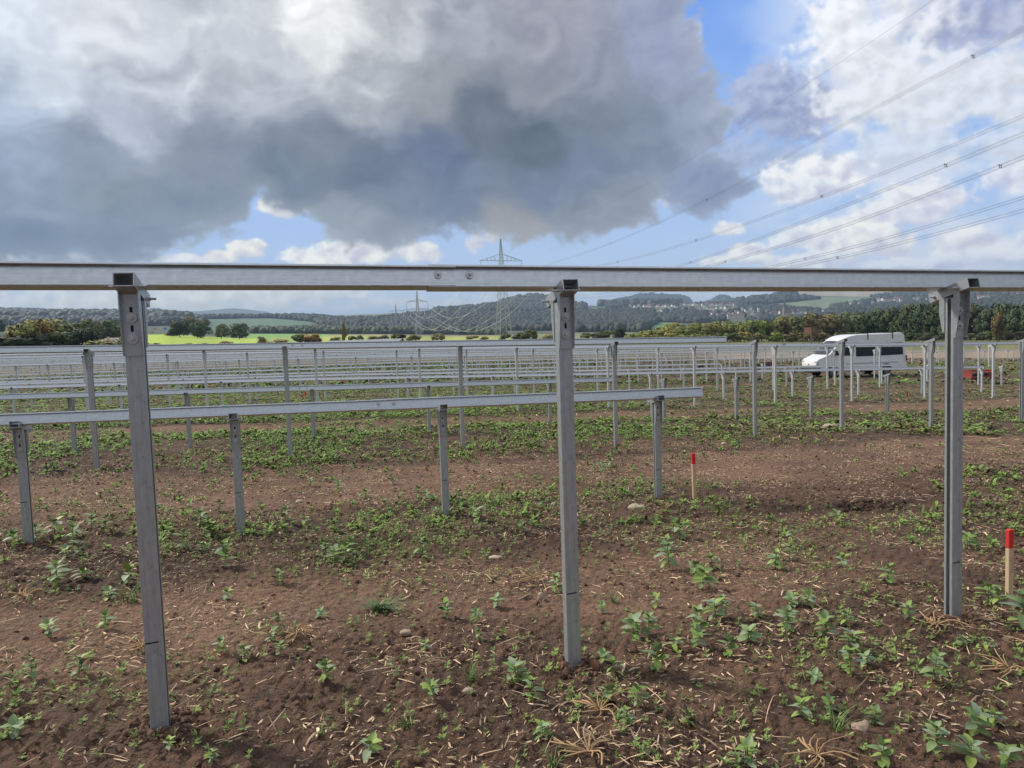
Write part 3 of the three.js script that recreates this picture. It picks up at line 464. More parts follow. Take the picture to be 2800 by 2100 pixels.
const beanProtos = [0.12, 0.15, 0.17, 0.14, 0.2, 0.1].map((h, i) => { const t = new THREE.Group(); part('stem', stemGeometry(h), stemMat, t); for (const [m, g, k] of beanLeaves(h, 2 + Math.floor(h * 15) )) { const q = part('leaf', leafGeos[g], leafMats[k], t); m.decompose(q.position, q.quaternion, q.scale); } t.userData.leaves = t.children.length - 1; return t; });
const beanList = [[1012, 2075, 1.25], [140, 1740, 0.8], [288, 1722, 0.8], [215, 1850, 1.1], [85, 1862, 0.8], [40, 2015, 1.2], [465, 2050, 0.7], [578, 2085, 0.6], [600, 1785, 0.7], [668, 1815, 0.9], [760, 1735, 0.9], [874, 1692, 0.8], [741, 1757, 0.6], [766, 1793, 0.7], [896, 1862, 1.1], [1222, 1690, 1.1], [1298, 1703, 0.7], [1361, 1662, 1], [1163, 1778, 0.6], [1180, 1908, 1.0], [1310, 1757, 0.6], [1412, 1868, 1.4], [1457, 1925, 1.1], [1657, 1925, 1.35], [1682, 1850, 1.2], [1745, 1932, 1.1], [1795, 1840, 1.45], [1732, 1745, 1.25], [1773, 1740, 1], [1652, 1805, 0.9], [1842, 1782, 0.9], [1902, 1770, 1], [1912, 1725, 1.1], [1958, 1698, 1.3], [1975, 1690, 1], [2045, 1758, 1.2], [1797, 1660, 0.9], [1646, 1675, 0.6], [1522, 1617, 0.8], [1486, 2025, 1], [1716, 1990, 0.8], [1882, 1982, 0.9], [1766, 2060, 0.6], [2045, 2098, 1.2], [1990, 1800, 0.9], [2066, 1692, 0.9], [2150, 1725, 1.1], [2168, 1660, 0.9], [2207, 1655, 0.9], [2260, 1742, 1.2], [2316, 1715, 0.8], [2326, 1785, 1.2], [2328, 1850, 1.0], [2226, 1868, 1], [2196, 1965, 1.2], [2267, 1950, 0.9], [2425, 1598, 1], [2478, 1690, 0.8], [2548, 1862, 1.1], [2632, 1768, 0.8], [2697, 1782, 0.8], [2705, 1655, 1.1], [2730, 1660, 0.8], [2662, 2005, 1.4], [2558, 2062, 1.2], [2656, 2080, 1.4], [2720, 1985, 1], [2397, 1985, 0.9], [2412, 2098, 1.1], [2755, 2098, 1.1], [2792, 1720, 1.4], [2368, 1820, 0.8], [150, 1462, 1.5], [98, 1478, 1.2], [200, 1482, 1.2], [214, 1525, 1.2], [158, 1600, 1.1], [225, 1588, 1.1], [352, 1600, 1.3], [185, 1530, 0.9], [40, 1500, 1.1], [250, 1445, 1.2], [290, 1460, 1.1], [310, 1435, 1.1], [520, 1392, 1], [600, 1400, 1], [550, 1440, 1.2], [575, 1470, 1.2], [500, 1505, 1.1], [555, 1510, 1], [612, 1515, 1.1], [615, 1550, 1], [780, 1425, 1], [850, 1330, 0.9], [925, 1348, 1], [1000, 1362, 1.2], [1075, 1325, 0.9], [1145, 1362, 1], [1165, 1375, 1], [1310, 1425, 1.2], [1255, 1380, 1], [1190, 1410, 0.9], [830, 1440, 1], [945, 1540, 1.3], [965, 1520, 1], [915, 1535, 1], [1150, 1520, 0.9], [1480, 1390, 1.2], [1520, 1388, 1], [1430, 1460, 0.9], [1860, 1475, 1.2], [1822, 1500, 0.9], [1830, 1555, 1.3], [1895, 1570, 1.1], [1950, 1560, 1.1], [1920, 1610, 1.2], [2120, 1555, 1], [2160, 1535, 1.1], [2165, 1490, 1], [2285, 1420, 1], [2305, 1550, 0.9], [2645, 1500, 1], [2670, 1500, 0.8], [1625, 1290, 1], [1650, 1295, 1.1], [1680, 1290, 1.1], [1670, 1275, 1], [1870, 1255, 1], [2020, 1230, 1.1], [760, 1600, 0.9], [890, 1530, 0.8], [300, 1640, 0.9], [620, 1640, 0.7]];
const usedLabels = {};
function describe(p, base) {
  let best = null; for (const [n, q] of landmarks) { const d = p.distanceTo(q); if (!best || d < best[0]) best = [d, n, q]; }
  const dx = p.x - best[2].x, dz = p.z - best[2].z, side = Math.abs(dx) > 1.3 * Math.abs(dz) ? (dx < 0 ? 'left of' : 'right of') : dz > 0 ? 'in front of' : 'behind';
  const steps = Math.max(1, Math.round(best[0] / 0.25)), dist = steps < 2 ? 'close' : steps < 4 ? ['', '', 'half a metre', 'nearly a metre'][steps] : ['one metre', 'over a metre', 'one and a half metres', 'nearly two metres', 'two metres', 'over two metres', 'two and a half metres', 'nearly three metres', 'three metres'][Math.min(8, steps - 4)];
  const l = `${base} ${dist} ${side} the ${best[1]}`; usedLabels[l] = (usedLabels[l] ?? 0) + 1; return l;
}
beanList.forEach(([x, y, s], i) => {
  const p = onGround(x, y, soilY); if (!p) return;
  const src = beanProtos[i % beanProtos.length], o = src.clone(); o.name = numbered('bean_plant'); scene.add(o);
  const k = s * 0.82 * (p.length() > 4.5 ? 0.98 : p.length() > 3.6 ? 0.82 : 0.64); o.position.copy(p); o.scale.set(k * 1.08, k * 0.86, k * 1.08); o.rotation.set((RP() - 0.5) * 0.35, RP() * 6.3, (RP() - 0.5) * 0.35);
  o.userData = {}; const size = s > 1.25 ? 'large' : s > 1.05 ? 'medium' : s > 0.85 ? 'small' : 'tiny';
  tag(o, describe(p, `${size} ${['upright', 'bushy', 'leafy', 'spreading', 'tall-stemmed', 'squat'][i % 6]} bean seedling`), 'bean plant', 'bean seedlings among the posts');
});
// grass tufts
function tuftGeometry(n, L, w, spread, seed) { const r = rng(seed), l = []; for (let i = 0; i < n; i++) { const g = new THREE.PlaneGeometry(w, L, 1, 4).translate(0, L / 2, 0), p = g.attributes.position, b = spread * (0.4 + r()), s = 0.6 + 0.6 * r(); for (let k = 0; k < p.count; k++) { const t = p.getY(k) / L; p.setXYZ(k, p.getX(k) * (1 - 0.85 * t), p.getY(k) * s * (1 - 0.25 * b * t), b * L * t * t * s); } g.rotateY(r() * 6.3).translate((r() - 0.5) * 0.05, -0.005, (r() - 0.5) * 0.05); l.push(g); } const m = merge(l); m.computeVertexNormals(); return m; }
const tuftMats = [green(0.14, 0.24, 0.06, 0.7), green(0.12, 0.18, 0.07, 0.7)];
for (const [x, y, s, label] of [[355, 1648, 1.3, 'bushy green grass tuft just left of the left tall post'], [1115, 1993, 0.8, 'small bright grass tuft between the left and middle tall posts'], [1293, 1865, 0.7, 'small thin grass tuft beside a stone left of the middle tall post'], [1180, 1440, 1.1, 'spiky grass tuft between the second and third short posts'], [1680, 1650, 0.7, 'small grass tuft right of the middle tall post'], [2285, 2000, 0.8, 'low fine grass patch in front of the right tall post'], [1515, 2098, 0.6, 'tiny grass tuft near the lower edge in front of the middle tall post']]) { const o = single('grass_tuft', tuftGeometry(22, 0.13, 0.007, 0.8, Math.round(x)), tuftMats[0], label, 'grass tuft'); o.position.copy(onGround(x, y, soilY)); o.scale.setScalar(s); }
{ const o = single('weed_clump', tuftGeometry(120, 0.09, 0.008, 1.2, 8).scale(1.6, 0.9, 1), tuftMats[1], 'low spreading dark green weed clump between the left and middle tall posts', 'weed'); o.position.copy(onGround(1040, 1672, soilY)); }
// dried root stocks
function rootGeometry(seed) { const r = rng(seed), l = []; for (let i = 0; i < 16; i++) { const a = r() * 6.3, L = 0.05 + 0.11 * r(), e = 0.05 + 0.6 * r() ** 2, c = new THREE.CatmullRomCurve3([new THREE.Vector3(0, 0.02, 0), new THREE.Vector3(Math.cos(a) * L * 0.5, 0.025 + L * e * 0.6 + 0.02 * (r() - 0.5), Math.sin(a) * L * 0.5), new THREE.Vector3(Math.cos(a + 0.3) * L, 0.01 + L * e, Math.sin(a + 0.3) * L)]); l.push(new THREE.TubeGeometry(c, 5, 0.0022 + 0.002 * r(), 4)); } return merge(l); }
const rootMat = plain(0.42, 0.27, 0.14);
[[1612, 2070, 'pale spidery crop root stock in front of the middle tall post'], [1640, 1955, 'orange-brown crop root between bean plants right of the middle tall post'], [390, 1778, 'thin orange-brown crop root behind the base of the left tall post'], [1460, 1590, 'dry crop root with fibres left of the middle tall post'], [2560, 1718, 'dry crop root at the foot of the right tall post'], [2760, 1840, 'dry crop root bundle right of the right tall post'], [70, 1640, 'dry crop root left of the left tall post'], [2235, 2080, 'shredded dry crop stock near the lower edge in front of the right tall post'], [810, 1745, 'broken upright crop stubble between the left and middle tall posts']].forEach(([x, y, label], i) => { const o = single('crop_root', rootGeometry(i + 3), rootMat, label, 'crop root', 'dried crop roots'); o.position.copy(onGround(x, y, soilY)); o.rotation.y = i; });
// ground cover too dense to count
function weedGeometry(seed, n, L, W) { const r = rng(seed), l = []; for (let i = 0; i < n; i++) { const g = new THREE.PlaneGeometry(W, L, 1, 2).rotateX(Math.PI / 2).translate(0, 0, L / 2), p = g.attributes.position; for (let k = 0; k < p.count; k++) { const t = p.getZ(k) / L; p.setX(k, p.getX(k) * (t < 0.1 ? 0.3 : t > 0.9 ? 0.35 : 1.1)); p.setY(k, p.getY(k) - 0.3 * L * t * t); } g.rotateX(-(0.1 + 1.1 * r())).rotateY(r() * 6.3).translate(0, 0.02 + 0.09 * r() * r(), 0); l.push(g); } const m = merge(l); m.computeVertexNormals(); return m; }
const weedMat = new THREE.MeshStandardMaterial({ color: 0xffffff, roughness: 0.75, side: THREE.DoubleSide });
const lush = (x, z) => { const b = bare(x, z), v = across(x, z), side = sstep(9, -4, x - 0.15 * v); return clamp((0.38 + 1.5 * fbm(x * 0.42 + 3, z * 0.42, 3) + 0.3 * sstep(7.5, 14, v) * (0.5 + side)) * (1 - 0.96 * b)); };
const herb = (seed, n, r0, r1, s0, s1, geo, tone, extra, dry) => scatter('ground_cover', geo, weedMat, n, 'low green weeds and bean sprouts covering the soil' + extra, 'ground cover', () => { const [x, z, r] = spot(r0, r1, 0.72); const p = lush(x, z); if (RS() > p * (dry ? 1.1 : 1)) return null; const s = lerp(s0, s1, RS() ** 1.5) * lerp(0.7, 1.1, p), k = 0.65 + 0.55 * RS(), d = clamp(sstep(-6, 18, x) * 0.75 + 0.5 * noise(x * 0.3, z * 0.3)) * (r > 9 ? 1 : 0.3), q = RS() < d ? [0.19, 0.165, 0.065] : tone; return [x, soilY(x, z), z, (RS() - 0.5) * 0.3, RS() * 6.3, (RS() - 0.5) * 0.3, s, s * lerp(0.7, 1.2, RS()) * (r > 25 ? 0.5 : r > 15 ? 0.75 : 1), s, [q[0] * k, q[1] * k, q[2] * k]]; });
herb(1, 6200, 2.3, 9.5, 0.18, 0.62, weedGeometry(3, 11, 0.055, 0.02), [0.20, 0.275, 0.065], ' near the camera');
herb(6, 5200, 2.3, 10, 0.25, 0.75, tuftGeometry(9, 0.07, 0.004, 0.8, 3), [0.19, 0.24, 0.07], ', fine shoots');
herb(2, 13000, 6.5, 24, 0.3, 0.95, weedGeometry(5, 16, 0.075, 0.03), [0.19, 0.29, 0.05], ' between the racks');
herb(3, 16000, 16, 50, 0.6, 1.6, weedGeometry(7, 12, 0.08, 0.036), [0.19, 0.29, 0.05], ' between the farther racks');
herb(4, 9000, 45, 95, 1.5, 3.2, weedGeometry(9, 9, 0.09, 0.05), [0.17, 0.27, 0.06], ' far down the field');
herb(5, 5000, 8, 40, 0.8, 1.8, tuftGeometry(12, 0.1, 0.006, 1.1, 5), [0.16, 0.16, 0.07], ', dry grass blades', true);
{ const feet = [...r1, ...s1]; scatter('soil_crumbs', rock(4, 0.5), clodMat, 2200, 'loose crumbly earth heaved up around the feet of the nearest posts', 'soil', (i) => { const q = feet[i % 7], a = RS() * 6.283, r = 0.05 + 0.11 * RS() ** 1.6, x = q.x + Math.cos(a) * r, z = q.z + Math.sin(a) * r, s = lerp(0.004, 0.019, RS() ** 2), k = 0.6 + 0.6 * RS(); return [x, soilY(x, z) + 0.012 * (0.16 - r) / 0.1 * RS(), z, RS() * 6, RS() * 6, RS() * 6, s, s * 0.8, s, [0.13 * k, 0.07 * k, 0.045 * k]]; }); }
// a scrape in the soil is part of the field; darker crumbs lie in it
scatter('soil_crumbs', rock(9, 0.5), clodMat, 260, 'freshly dug dark soil in a shallow scrape left of the right tall post', 'soil', () => { const p = px(2380 + (RS() - 0.5) * 190, 1385 + (RS() - 0.5) * 26); const s = lerp(0.008, 0.035, RS() ** 2), k = 0.5 + 0.4 * RS(); return [p.x, soilY(p.x, p.z), p.z, RS() * 6, RS() * 6, RS() * 6, s, s * 0.8, s, [0.07 * k, 0.035 * k, 0.024 * k]]; });

// ---------------------------------------------------------------- trees, hedges, woods
const leafMatCache = {};
function foliage(r, g, b) { const k = [r, g, b].join(); return leafMatCache[k] ??= new THREE.MeshStandardMaterial({ color: new THREE.Color().setRGB(r, g, b), vertexColors: true, roughness: 0.85, side: THREE.DoubleSide }); }
const barkMat = plain(0.13, 0.10, 0.075);
function crownGeometry(seed, n, leaf, shape) {   // unit crown: y from 0 to 1, radius about 0.5, made of leaf sprays on lobes
  const r = rng(seed), lobes = [], P = [], N = [], C = [], UVs = [];
  const L = shape === 'column' ? 16 : shape === 'cone' ? 26 : shape === 'bush' ? 12 : 22;
  for (let i = 0; i < L; i++) {
    const y = shape === 'bush' ? 0.2 + 0.55 * r() : 0.16 + 0.72 * (i + r()) / L, prof = shape === 'column' ? 0.5 * Math.sin(Math.PI * clamp(y * 0.9 + 0.05)) ** 0.6 : shape === 'cone' ? 0.5 * (1.02 - y) : 0.5 * Math.sin(Math.PI * clamp(y * 0.86 + 0.1)) ** 0.7;
    const a = r() * 6.283, q = prof * (0.35 + 0.5 * r()), s = shape === 'cone' ? 0.10 + 0.10 * (1 - y) : 0.13 + 0.12 * r(); lobes.push([Math.cos(a) * q, y, Math.sin(a) * q, s * (shape === 'column' ? 1.5 : 1), s * (shape === 'column' ? 1.4 : 0.85), 0.72 + 0.5 * r(), r()]);
  }
  const A = new THREE.Vector3(), B = new THREE.Vector3(), D = new THREE.Vector3(), X = new THREE.Vector3(), nr = new THREE.Vector3();
  for (let i = 0; i < n; i++) {
    const l = lobes[Math.floor(r() * L)];
    D.set(r() * 2 - 1, r() * 2 - 0.75, r() * 2 - 1).normalize(); const q = 0.62 + 0.45 * r();
    X.set(l[0] + D.x * l[3] * q, l[1] + D.y * l[4] * q, l[2] + D.z * l[3] * q); if (X.y < 0.02) X.y = 0.02 + 0.1 * r();
    A.set(r() - 0.5, r() - 0.5, r() - 0.5).normalize(); B.crossVectors(A, D).normalize(); A.crossVectors(B, D).addScaledVector(D, (r() - 0.5) * 1.2).normalize();
    const s = leaf * (0.6 + 0.8 * r()), k = l[5] * (0.75 + 0.5 * r());
    nr.copy(D).multiplyScalar(0.8).add(new THREE.Vector3(X.x, (X.y - 0.4), X.z).multiplyScalar(1.2)).normalize();
    const v = [[-1, -0.6], [1, -0.6], [0.75, 0.7], [-1, -0.6], [0.75, 0.7], [-0.75, 0.7]];
    for (const [a, b] of v) { P.push(X.x + (A.x * a + B.x * b) * s, X.y + (A.y * a + B.y * b) * s, X.z + (A.z * a + B.z * b) * s); N.push(nr.x, nr.y, nr.z); C.push(k * (0.92 + 0.2 * l[6]), k, k * (1.05 - 0.2 * l[6])); UVs.push(0, 0); }
  }
  const g = new THREE.BufferGeometry(); g.setAttribute('position', new THREE.Float32BufferAttribute(P, 3)); g.setAttribute('normal', new THREE.Float32BufferAttribute(N, 3)); g.setAttribute('color', new THREE.Float32BufferAttribute(C, 3)); g.setAttribute('uv', new THREE.Float32BufferAttribute(UVs, 2)); return g;
}
function trunkGeometry(seed, shape) {
  const r = rng(seed), l = [new THREE.CylinderGeometry(0.014, 0.03, 0.6, 7, 3).translate(0, 0.27, 0)];
  for (let i = 0; i < 6; i++) { const a = r() * 6.28, y = 0.15 + 0.35 * r(), e = 0.2 + 0.15 * r(); l.push(bar(new THREE.Vector3(0, y, 0), new THREE.Vector3(Math.cos(a) * e, y + 0.25, Math.sin(a) * e), 0.012)); }
  return merge(l);
}
const CROWNS = {}, TRUNKS = [trunkGeometry(1), trunkGeometry(2)];
const crown = (shape, i) => CROWNS[shape + i] ??= crownGeometry(100 + i * 7 + shape.length, shape === 'bush' ? 900 : 2600, shape === 'bush' ? 0.045 : shape === 'column' ? 0.035 : 0.032, shape);
const RT = rng(404);
// a tree or bush whose foot shows at pixel (x, y), as tall and wide as it looks; from a given distance if its foot is hidden
function tree(name, label, category, x, yFoot, yTop, wide, shape, color, group, depth) {
  let p; if (depth) { const q = at(x, yFoot, depth); p = new THREE.Vector3(q.x, q.y, q.z); } else p = px(x, yFoot);
  const D = p.clone().sub(camera.position).dot(fw), h = (yFoot - yTop) / F * D, w = wide / F * D, y0 = p.y;
  const g = groundY(p.x, p.z), drop = Math.max(0, y0 - g);
  const t = thing(name, label, category, new THREE.Vector3(p.x, g - 0.05, p.z), RT() * 6.3, group);
  const c = part('crown', crown(shape, Math.floor(RT() * 3)), foliage(...color), t); c.scale.set(w * 1.05, h + drop, w * 1.05);
  const k = part('trunk', TRUNKS[Math.floor(RT() * 2)], barkMat, t); k.scale.set(h, (h + drop) * 0.9, h);
  return t;
}
const OLIVE = [0.115, 0.125, 0.035], DARK = [0.035, 0.055, 0.025], MID = [0.07, 0.095, 0.035], YEL = [0.25, 0.235, 0.07], STRAW = [0.32, 0.27, 0.12], ORANGE = [0.27, 0.15, 0.05], LIME = [0.20, 0.21, 0.05];
// left of the field
[[60, 975, 912, 170, 'bush', DARK, 'broad dark evergreen bush at the left edge above the second rail'], [140, 975, 913, 110, 'bush', MID, 'dark green rounded bush right of the broad evergreen bush'], [232, 972, 903, 90, 'bush', DARK, 'dark green dome-shaped tree beside the motorway ramp'], [172, 965, 900, 90, 'tree', YEL, 'pale yellow-green feathery tree between two dark bushes'], [190, 970, 918, 80, 'bush', ORANGE, 'russet low bush in front of the pale feathery tree'], [75, 950, 880, 100, 'tree', YEL, 'yellowing tree behind the dark bush at the left edge'], [110, 948, 880, 90, 'tree', ORANGE, 'orange-tinted tree behind the dark bushes'], [150, 946, 872, 90, 'tree', YEL, 'yellow-green tree in the middle of the left grove'], [200, 942, 882, 100, 'tree', MID, 'green tree standing behind the pale feathery tree'], [240, 936, 872, 70, 'tree', OLIVE, 'olive tree near the top of the left grove'], [282, 932, 876, 90, 'tree', MID, 'green tree at the right part of the left grove'], [325, 926, 884, 90, 'tree', OLIVE, 'last tree of the left grove beside the left tall post'], [5, 925, 870, 34, 'cone', DARK, 'dark spruce at the very left edge'], [30, 925, 883, 30, 'cone', DARK, 'second dark spruce right of the spruce at the edge'], [300, 948, 920, 120, 'bush', STRAW, 'low yellow bush below the motorway ramp'], [345, 944, 912, 60, 'bush', OLIVE, 'small green bush at the end of the motorway ramp'], [265, 950, 928, 70, 'bush', YEL, 'low yellow bush on the slope left of the ramp bush'],
  [20, 985, 938, 120, 'bush', DARK, 'dark undergrowth at the left edge below the second rail'], [110, 983, 940, 110, 'bush', OLIVE, 'olive undergrowth below the second rail, right of the dark one'], [195, 981, 940, 100, 'bush', DARK, 'dark low undergrowth left of the second rack post'], [280, 978, 940, 110, 'bush', OLIVE, 'olive low undergrowth left of the left tall post'],
  [415, 952, 934, 46, 'bush', STRAW, 'straw-coloured shrub right of the left tall post'], [512, 950, 934, 34, 'bush', ORANGE, 'small orange shrub in front of the bright field'], [560, 950, 933, 34, 'bush', STRAW, 'small pale shrub in front of the bright field'], [612, 948, 930, 44, 'bush', STRAW, 'reddish pale shrub in front of the bright field'], [716, 946, 919, 26, 'tree', YEL, 'small round yellow tree in front of the green strip'], [760, 945, 925, 70, 'bush', STRAW, 'yellowish hedge piece right of the round yellow tree'], [825, 944, 910, 62, 'bush', OLIVE, 'round green bush beside the reddish bush'], [862, 944, 903, 52, 'bush', ORANGE, 'reddish-brown bush left of the poplar'], [925, 940, 916, 40, 'bush', OLIVE, 'low bush left of the poplar foot'], [942, 938, 885, 13, 'column', YEL, 'slim yellow-green columnar poplar above the second rail'], [975, 936, 914, 44, 'bush', MID, 'low bush right of the poplar'], [1036, 935, 914, 56, 'bush', OLIVE, 'low bush halfway between poplar and pylons'], [1092, 935, 909, 44, 'bush', DARK, 'dark bush in front of the hindmost pylon'], [1128, 935, 913, 46, 'bush', OLIVE, 'dark olive bush at the foot of the middle pylon'], [1190, 932, 912, 22, 'tree', STRAW, 'small pale tree beside the pair right of the middle pylon'], [1206, 932, 910, 22, 'tree', STRAW, 'slightly larger pale tree right of the middle pylon'], [1292, 930, 915, 40, 'bush', STRAW, 'pale bush between the pylons'], [1330, 930, 916, 34, 'bush', YEL, 'pale yellow bush just left of the large pylon'], [1382, 932, 910, 34, 'bush', OLIVE, 'bush growing between the legs of the large pylon'], [1418, 932, 903, 60, 'bush', OLIVE, 'willow-like bush right of the large pylon'], [1452, 930, 901, 46, 'tree', OLIVE, 'rounded willow left of the middle tall post'], [1500, 932, 912, 50, 'bush', YEL, 'pale willow bush behind the bracket of the middle tall post'], [1620, 932, 906, 70, 'bush', OLIVE, 'yellowish bush right of the middle tall post'], [1655, 932, 904, 60, 'tree', OLIVE, 'olive tree beside the dark round tree'], [1697, 930, 896, 42, 'tree', DARK, 'dark round tree left of the yellow-green wood'],
].forEach(([x, y, t, w, s, c, label], i) => tree(s === 'bush' ? 'bush' : s === 'column' ? 'poplar_tree' : s === 'cone' ? 'spruce_tree' : 'broadleaf_tree', label, s === 'bush' ? 'bush' : 'tree', x, y, t, w, s, c, s === 'bush' ? 'bushes beyond the field' : 'trees beyond the field', x < 380 && y > 940 ? 150 + 4 * (i % 5) : undefined));
// the four field trees and their copper bush
[[492, 922, 876, 66, DARK, 'broad dark tree, first of the copse on the bright field'], [552, 924, 878, 60, MID, 'second tree of the copse, with a yellowish top'], [606, 926, 886, 40, OLIVE, 'third and smallest tree of the copse on the bright field'], [655, 928, 885, 60, MID, 'rightmost round tree of the copse on the bright field'], [530, 919, 868, 60, OLIVE, 'olive tree standing behind the copse']].forEach(([x, y, t, w, c, l]) => tree('broadleaf_tree', l, 'tree', x, y, t, w, 'tree', c, 'trees beyond the field'));
tree('bush', 'copper-coloured bush at the left end of the copse', 'bush', 474, 919, 904, 40, 'bush', ORANGE, 'bushes beyond the field');
// the wood along the right-hand side
{
  const top = [[1710, 925], [1760, 905], [1800, 893], [1860, 886], [1930, 882], [2010, 878], [2080, 872], [2150, 866], [2230, 856], [2290, 858], [2340, 853], [2420, 846], [2480, 838], [2540, 826], [2600, 834], [2680, 834], [2740, 834], [2810, 830], [2900, 828]];
  const topAt = (x) => { for (let i = 1; i < top.length; i++) if (x <= top[i][0]) return lerp(top[i - 1][1], top[i][1], (x - top[i - 1][0]) / (top[i][0] - top[i - 1][0])); return 828; };
  const colour = (x) => x < 1990 ? [0.20, 0.22, 0.055] : x < 2140 ? [0.17, 0.195, 0.05] : x < 2290 ? [0.165, 0.15, 0.05] : x < 2340 ? [0.12, 0.125, 0.05] : [0.055, 0.078, 0.03];
  const where = (x) => x < 1990 ? 'yellow-green' : x < 2140 ? 'green' : x < 2290 ? 'brown-tinged' : 'dark green';
  let n = 0;
  for (let x = 1722; x < 2880; x += 19) {
    const row = n++ % 2, yb = lerp(936, 930, sstep(1700, 2800, x)) - row * 2, c = colour(x), j = (k) => k * lerp(0.88, 1.14, RT()), q = [j(c[0]), j(c[1]), j(c[2])].map((v) => +v.toFixed(3));
    const h = topAt(x) + (RT() - 0.35) * 7 + (row ? 0 : 5);
    tree('wood_tree', `${where(x)} tree of the wood behind the ${x < 1990 ? 'free rail end' : x < 2290 ? 'hunting hide' : x < 2560 ? 'white van' : 'right tall post'}, ${row ? 'in the rear row' : 'in the front row'}`, 'tree', x, yb, h, 62 + 16 * RT(), 'tree', q, 'trees of the wood right of the field');
  }
  for (let x = 1735; x < 2860; x += 42) { const c = x < 2150 ? [LIME, [0.19, 0.19, 0.055], OLIVE][Math.floor(RT() * 3)] : x < 2330 ? [0.12, 0.11, 0.03] : [0.06, 0.078, 0.026]; tree('wood_bush', `${x < 2150 ? 'yellowish' : x < 2330 ? 'brownish' : 'dark'} bush at the wood's foot, ${x < 1850 ? 'left of the orange bush' : x < 1990 ? 'right of the orange bush' : x < 2150 ? 'left of the hunting hide' : x < 2290 ? 'beside the hunting hide' : x < 2400 ? 'behind the nose of the white van' : x < 2500 ? 'behind the roof of the white van' : x < 2620 ? 'between the white van and the right tall post' : 'right of the right tall post'}`, 'bush', x + RT() * 12, lerp(938, 933, sstep(1700, 2800, x)), 912 - 8 * RT() - (x > 2000 ? 6 : 0), 46 + 10 * RT(), 'bush', c.map((v) => +(v * lerp(0.85, 1.2, RT())).toFixed(3)), 'bushes at the foot of the wood'); }
  tree('wood_bush', 'bright orange bush at the foot of the yellow-green wood', 'bush', 1866, 937, 912, 16, 'bush', [0.5, 0.26, 0.06], 'bushes at the foot of the wood');
  tree('broadleaf_tree', 'rust-coloured tree within the dark wood right of the right tall post', 'tree', 2730, 934, 858, 36, 'tree', [0.14, 0.10, 0.03], 'trees of the wood right of the field');
}
const HOUSES = [], HOUSE_GROUP = ['houses along the ridge', 'houses of the village in the valley', 'houses on the right-hand hillside']; let RIDGE_N = 0;
const HOUSE_LABEL = [(x) => `small white house in the ridge row, ${x < 1800 ? 'below the wooded hill top' : x < 1900 ? 'below the steep right end of the wooded hill' : x < 1960 ? 'left of the castle hill' : 'below the castle hill'}`,
  (x) => `village house with pale wall in the valley, ${x < 1880 ? 'among the trees at the left end' : x < 1960 ? 'above the long pale building, left part' : x < 2040 ? 'around the long pale building' : x < 2100 ? 'beside the smaller church' : x < 2170 ? 'beside the tall church spire' : 'right of the tall church spire'}`,
  (x) => `white house on the wooded hillside, ${x < 2395 ? 'above the brown-tinged wood' : x < 2475 ? 'in the cluster above the white van' : x < 2560 ? 'left of the bracket of the right tall post' : x < 2730 ? 'just right of the right tall post' : 'at the right edge of the photo'}`];
{ const r = rng(12); for (let i = 0; i < 24; i++) { const x = 1722 + i * 12.4 + r() * 6; HOUSES.push([x, 838 + (x > 1850 ? -3 : 0) + r() * 3, 0]); } }
for (const [x, y] of [[1797, 851], [1810, 852], [1833, 853], [1866, 846], [1884, 848], [1908, 845], [1918, 849], [1926, 842], [1934, 846], [1948, 848], [1962, 846], [1972, 844], [1985, 845], [1997, 846], [1942, 857], [1950, 862], [1962, 864], [1972, 859], [1984, 858], [1993, 861], [2005, 862], [2012, 855], [2022, 858], [2030, 848], [2042, 852], [2052, 848], [2060, 855], [2046, 864], [2058, 862], [2066, 858], [2095, 852], [2108, 858], [2122, 859], [2135, 858], [2160, 858], [2170, 860], [2184, 858], [2195, 855], [2205, 858], [2251, 852], [2186, 852], [1940, 868], [2072, 866]]) HOUSES.push([x, y, 1]);
for (const [x, y] of [[2325, 833], [2347, 831], [2385, 830], [2400, 824], [2416, 823], [2422, 826], [2434, 824], [2448, 821], [2452, 826], [2460, 819], [2500, 819], [2511, 820], [2534, 822], [2466, 824], [2674, 816], [2685, 815], [2696, 814], [2716, 811], [2762, 810], [2744, 806], [2790, 800], [2702, 812], [2672, 805], [2780, 806]]) HOUSES.push([x, y, 2]);
const CLEAR = [...HOUSES.map(([x, y]) => [x, y, 8, 12]), [2010, 871, 30, 14], [1698, 880, 16, 9], [1797, 869, 8, 9], [1483, 886, 9, 10], [2145, 862, 8, 12], [2074, 854, 6, 10], [1974, 816, 9, 10], [1302, 912, 5, 6], [218, 872, 4, 5]];
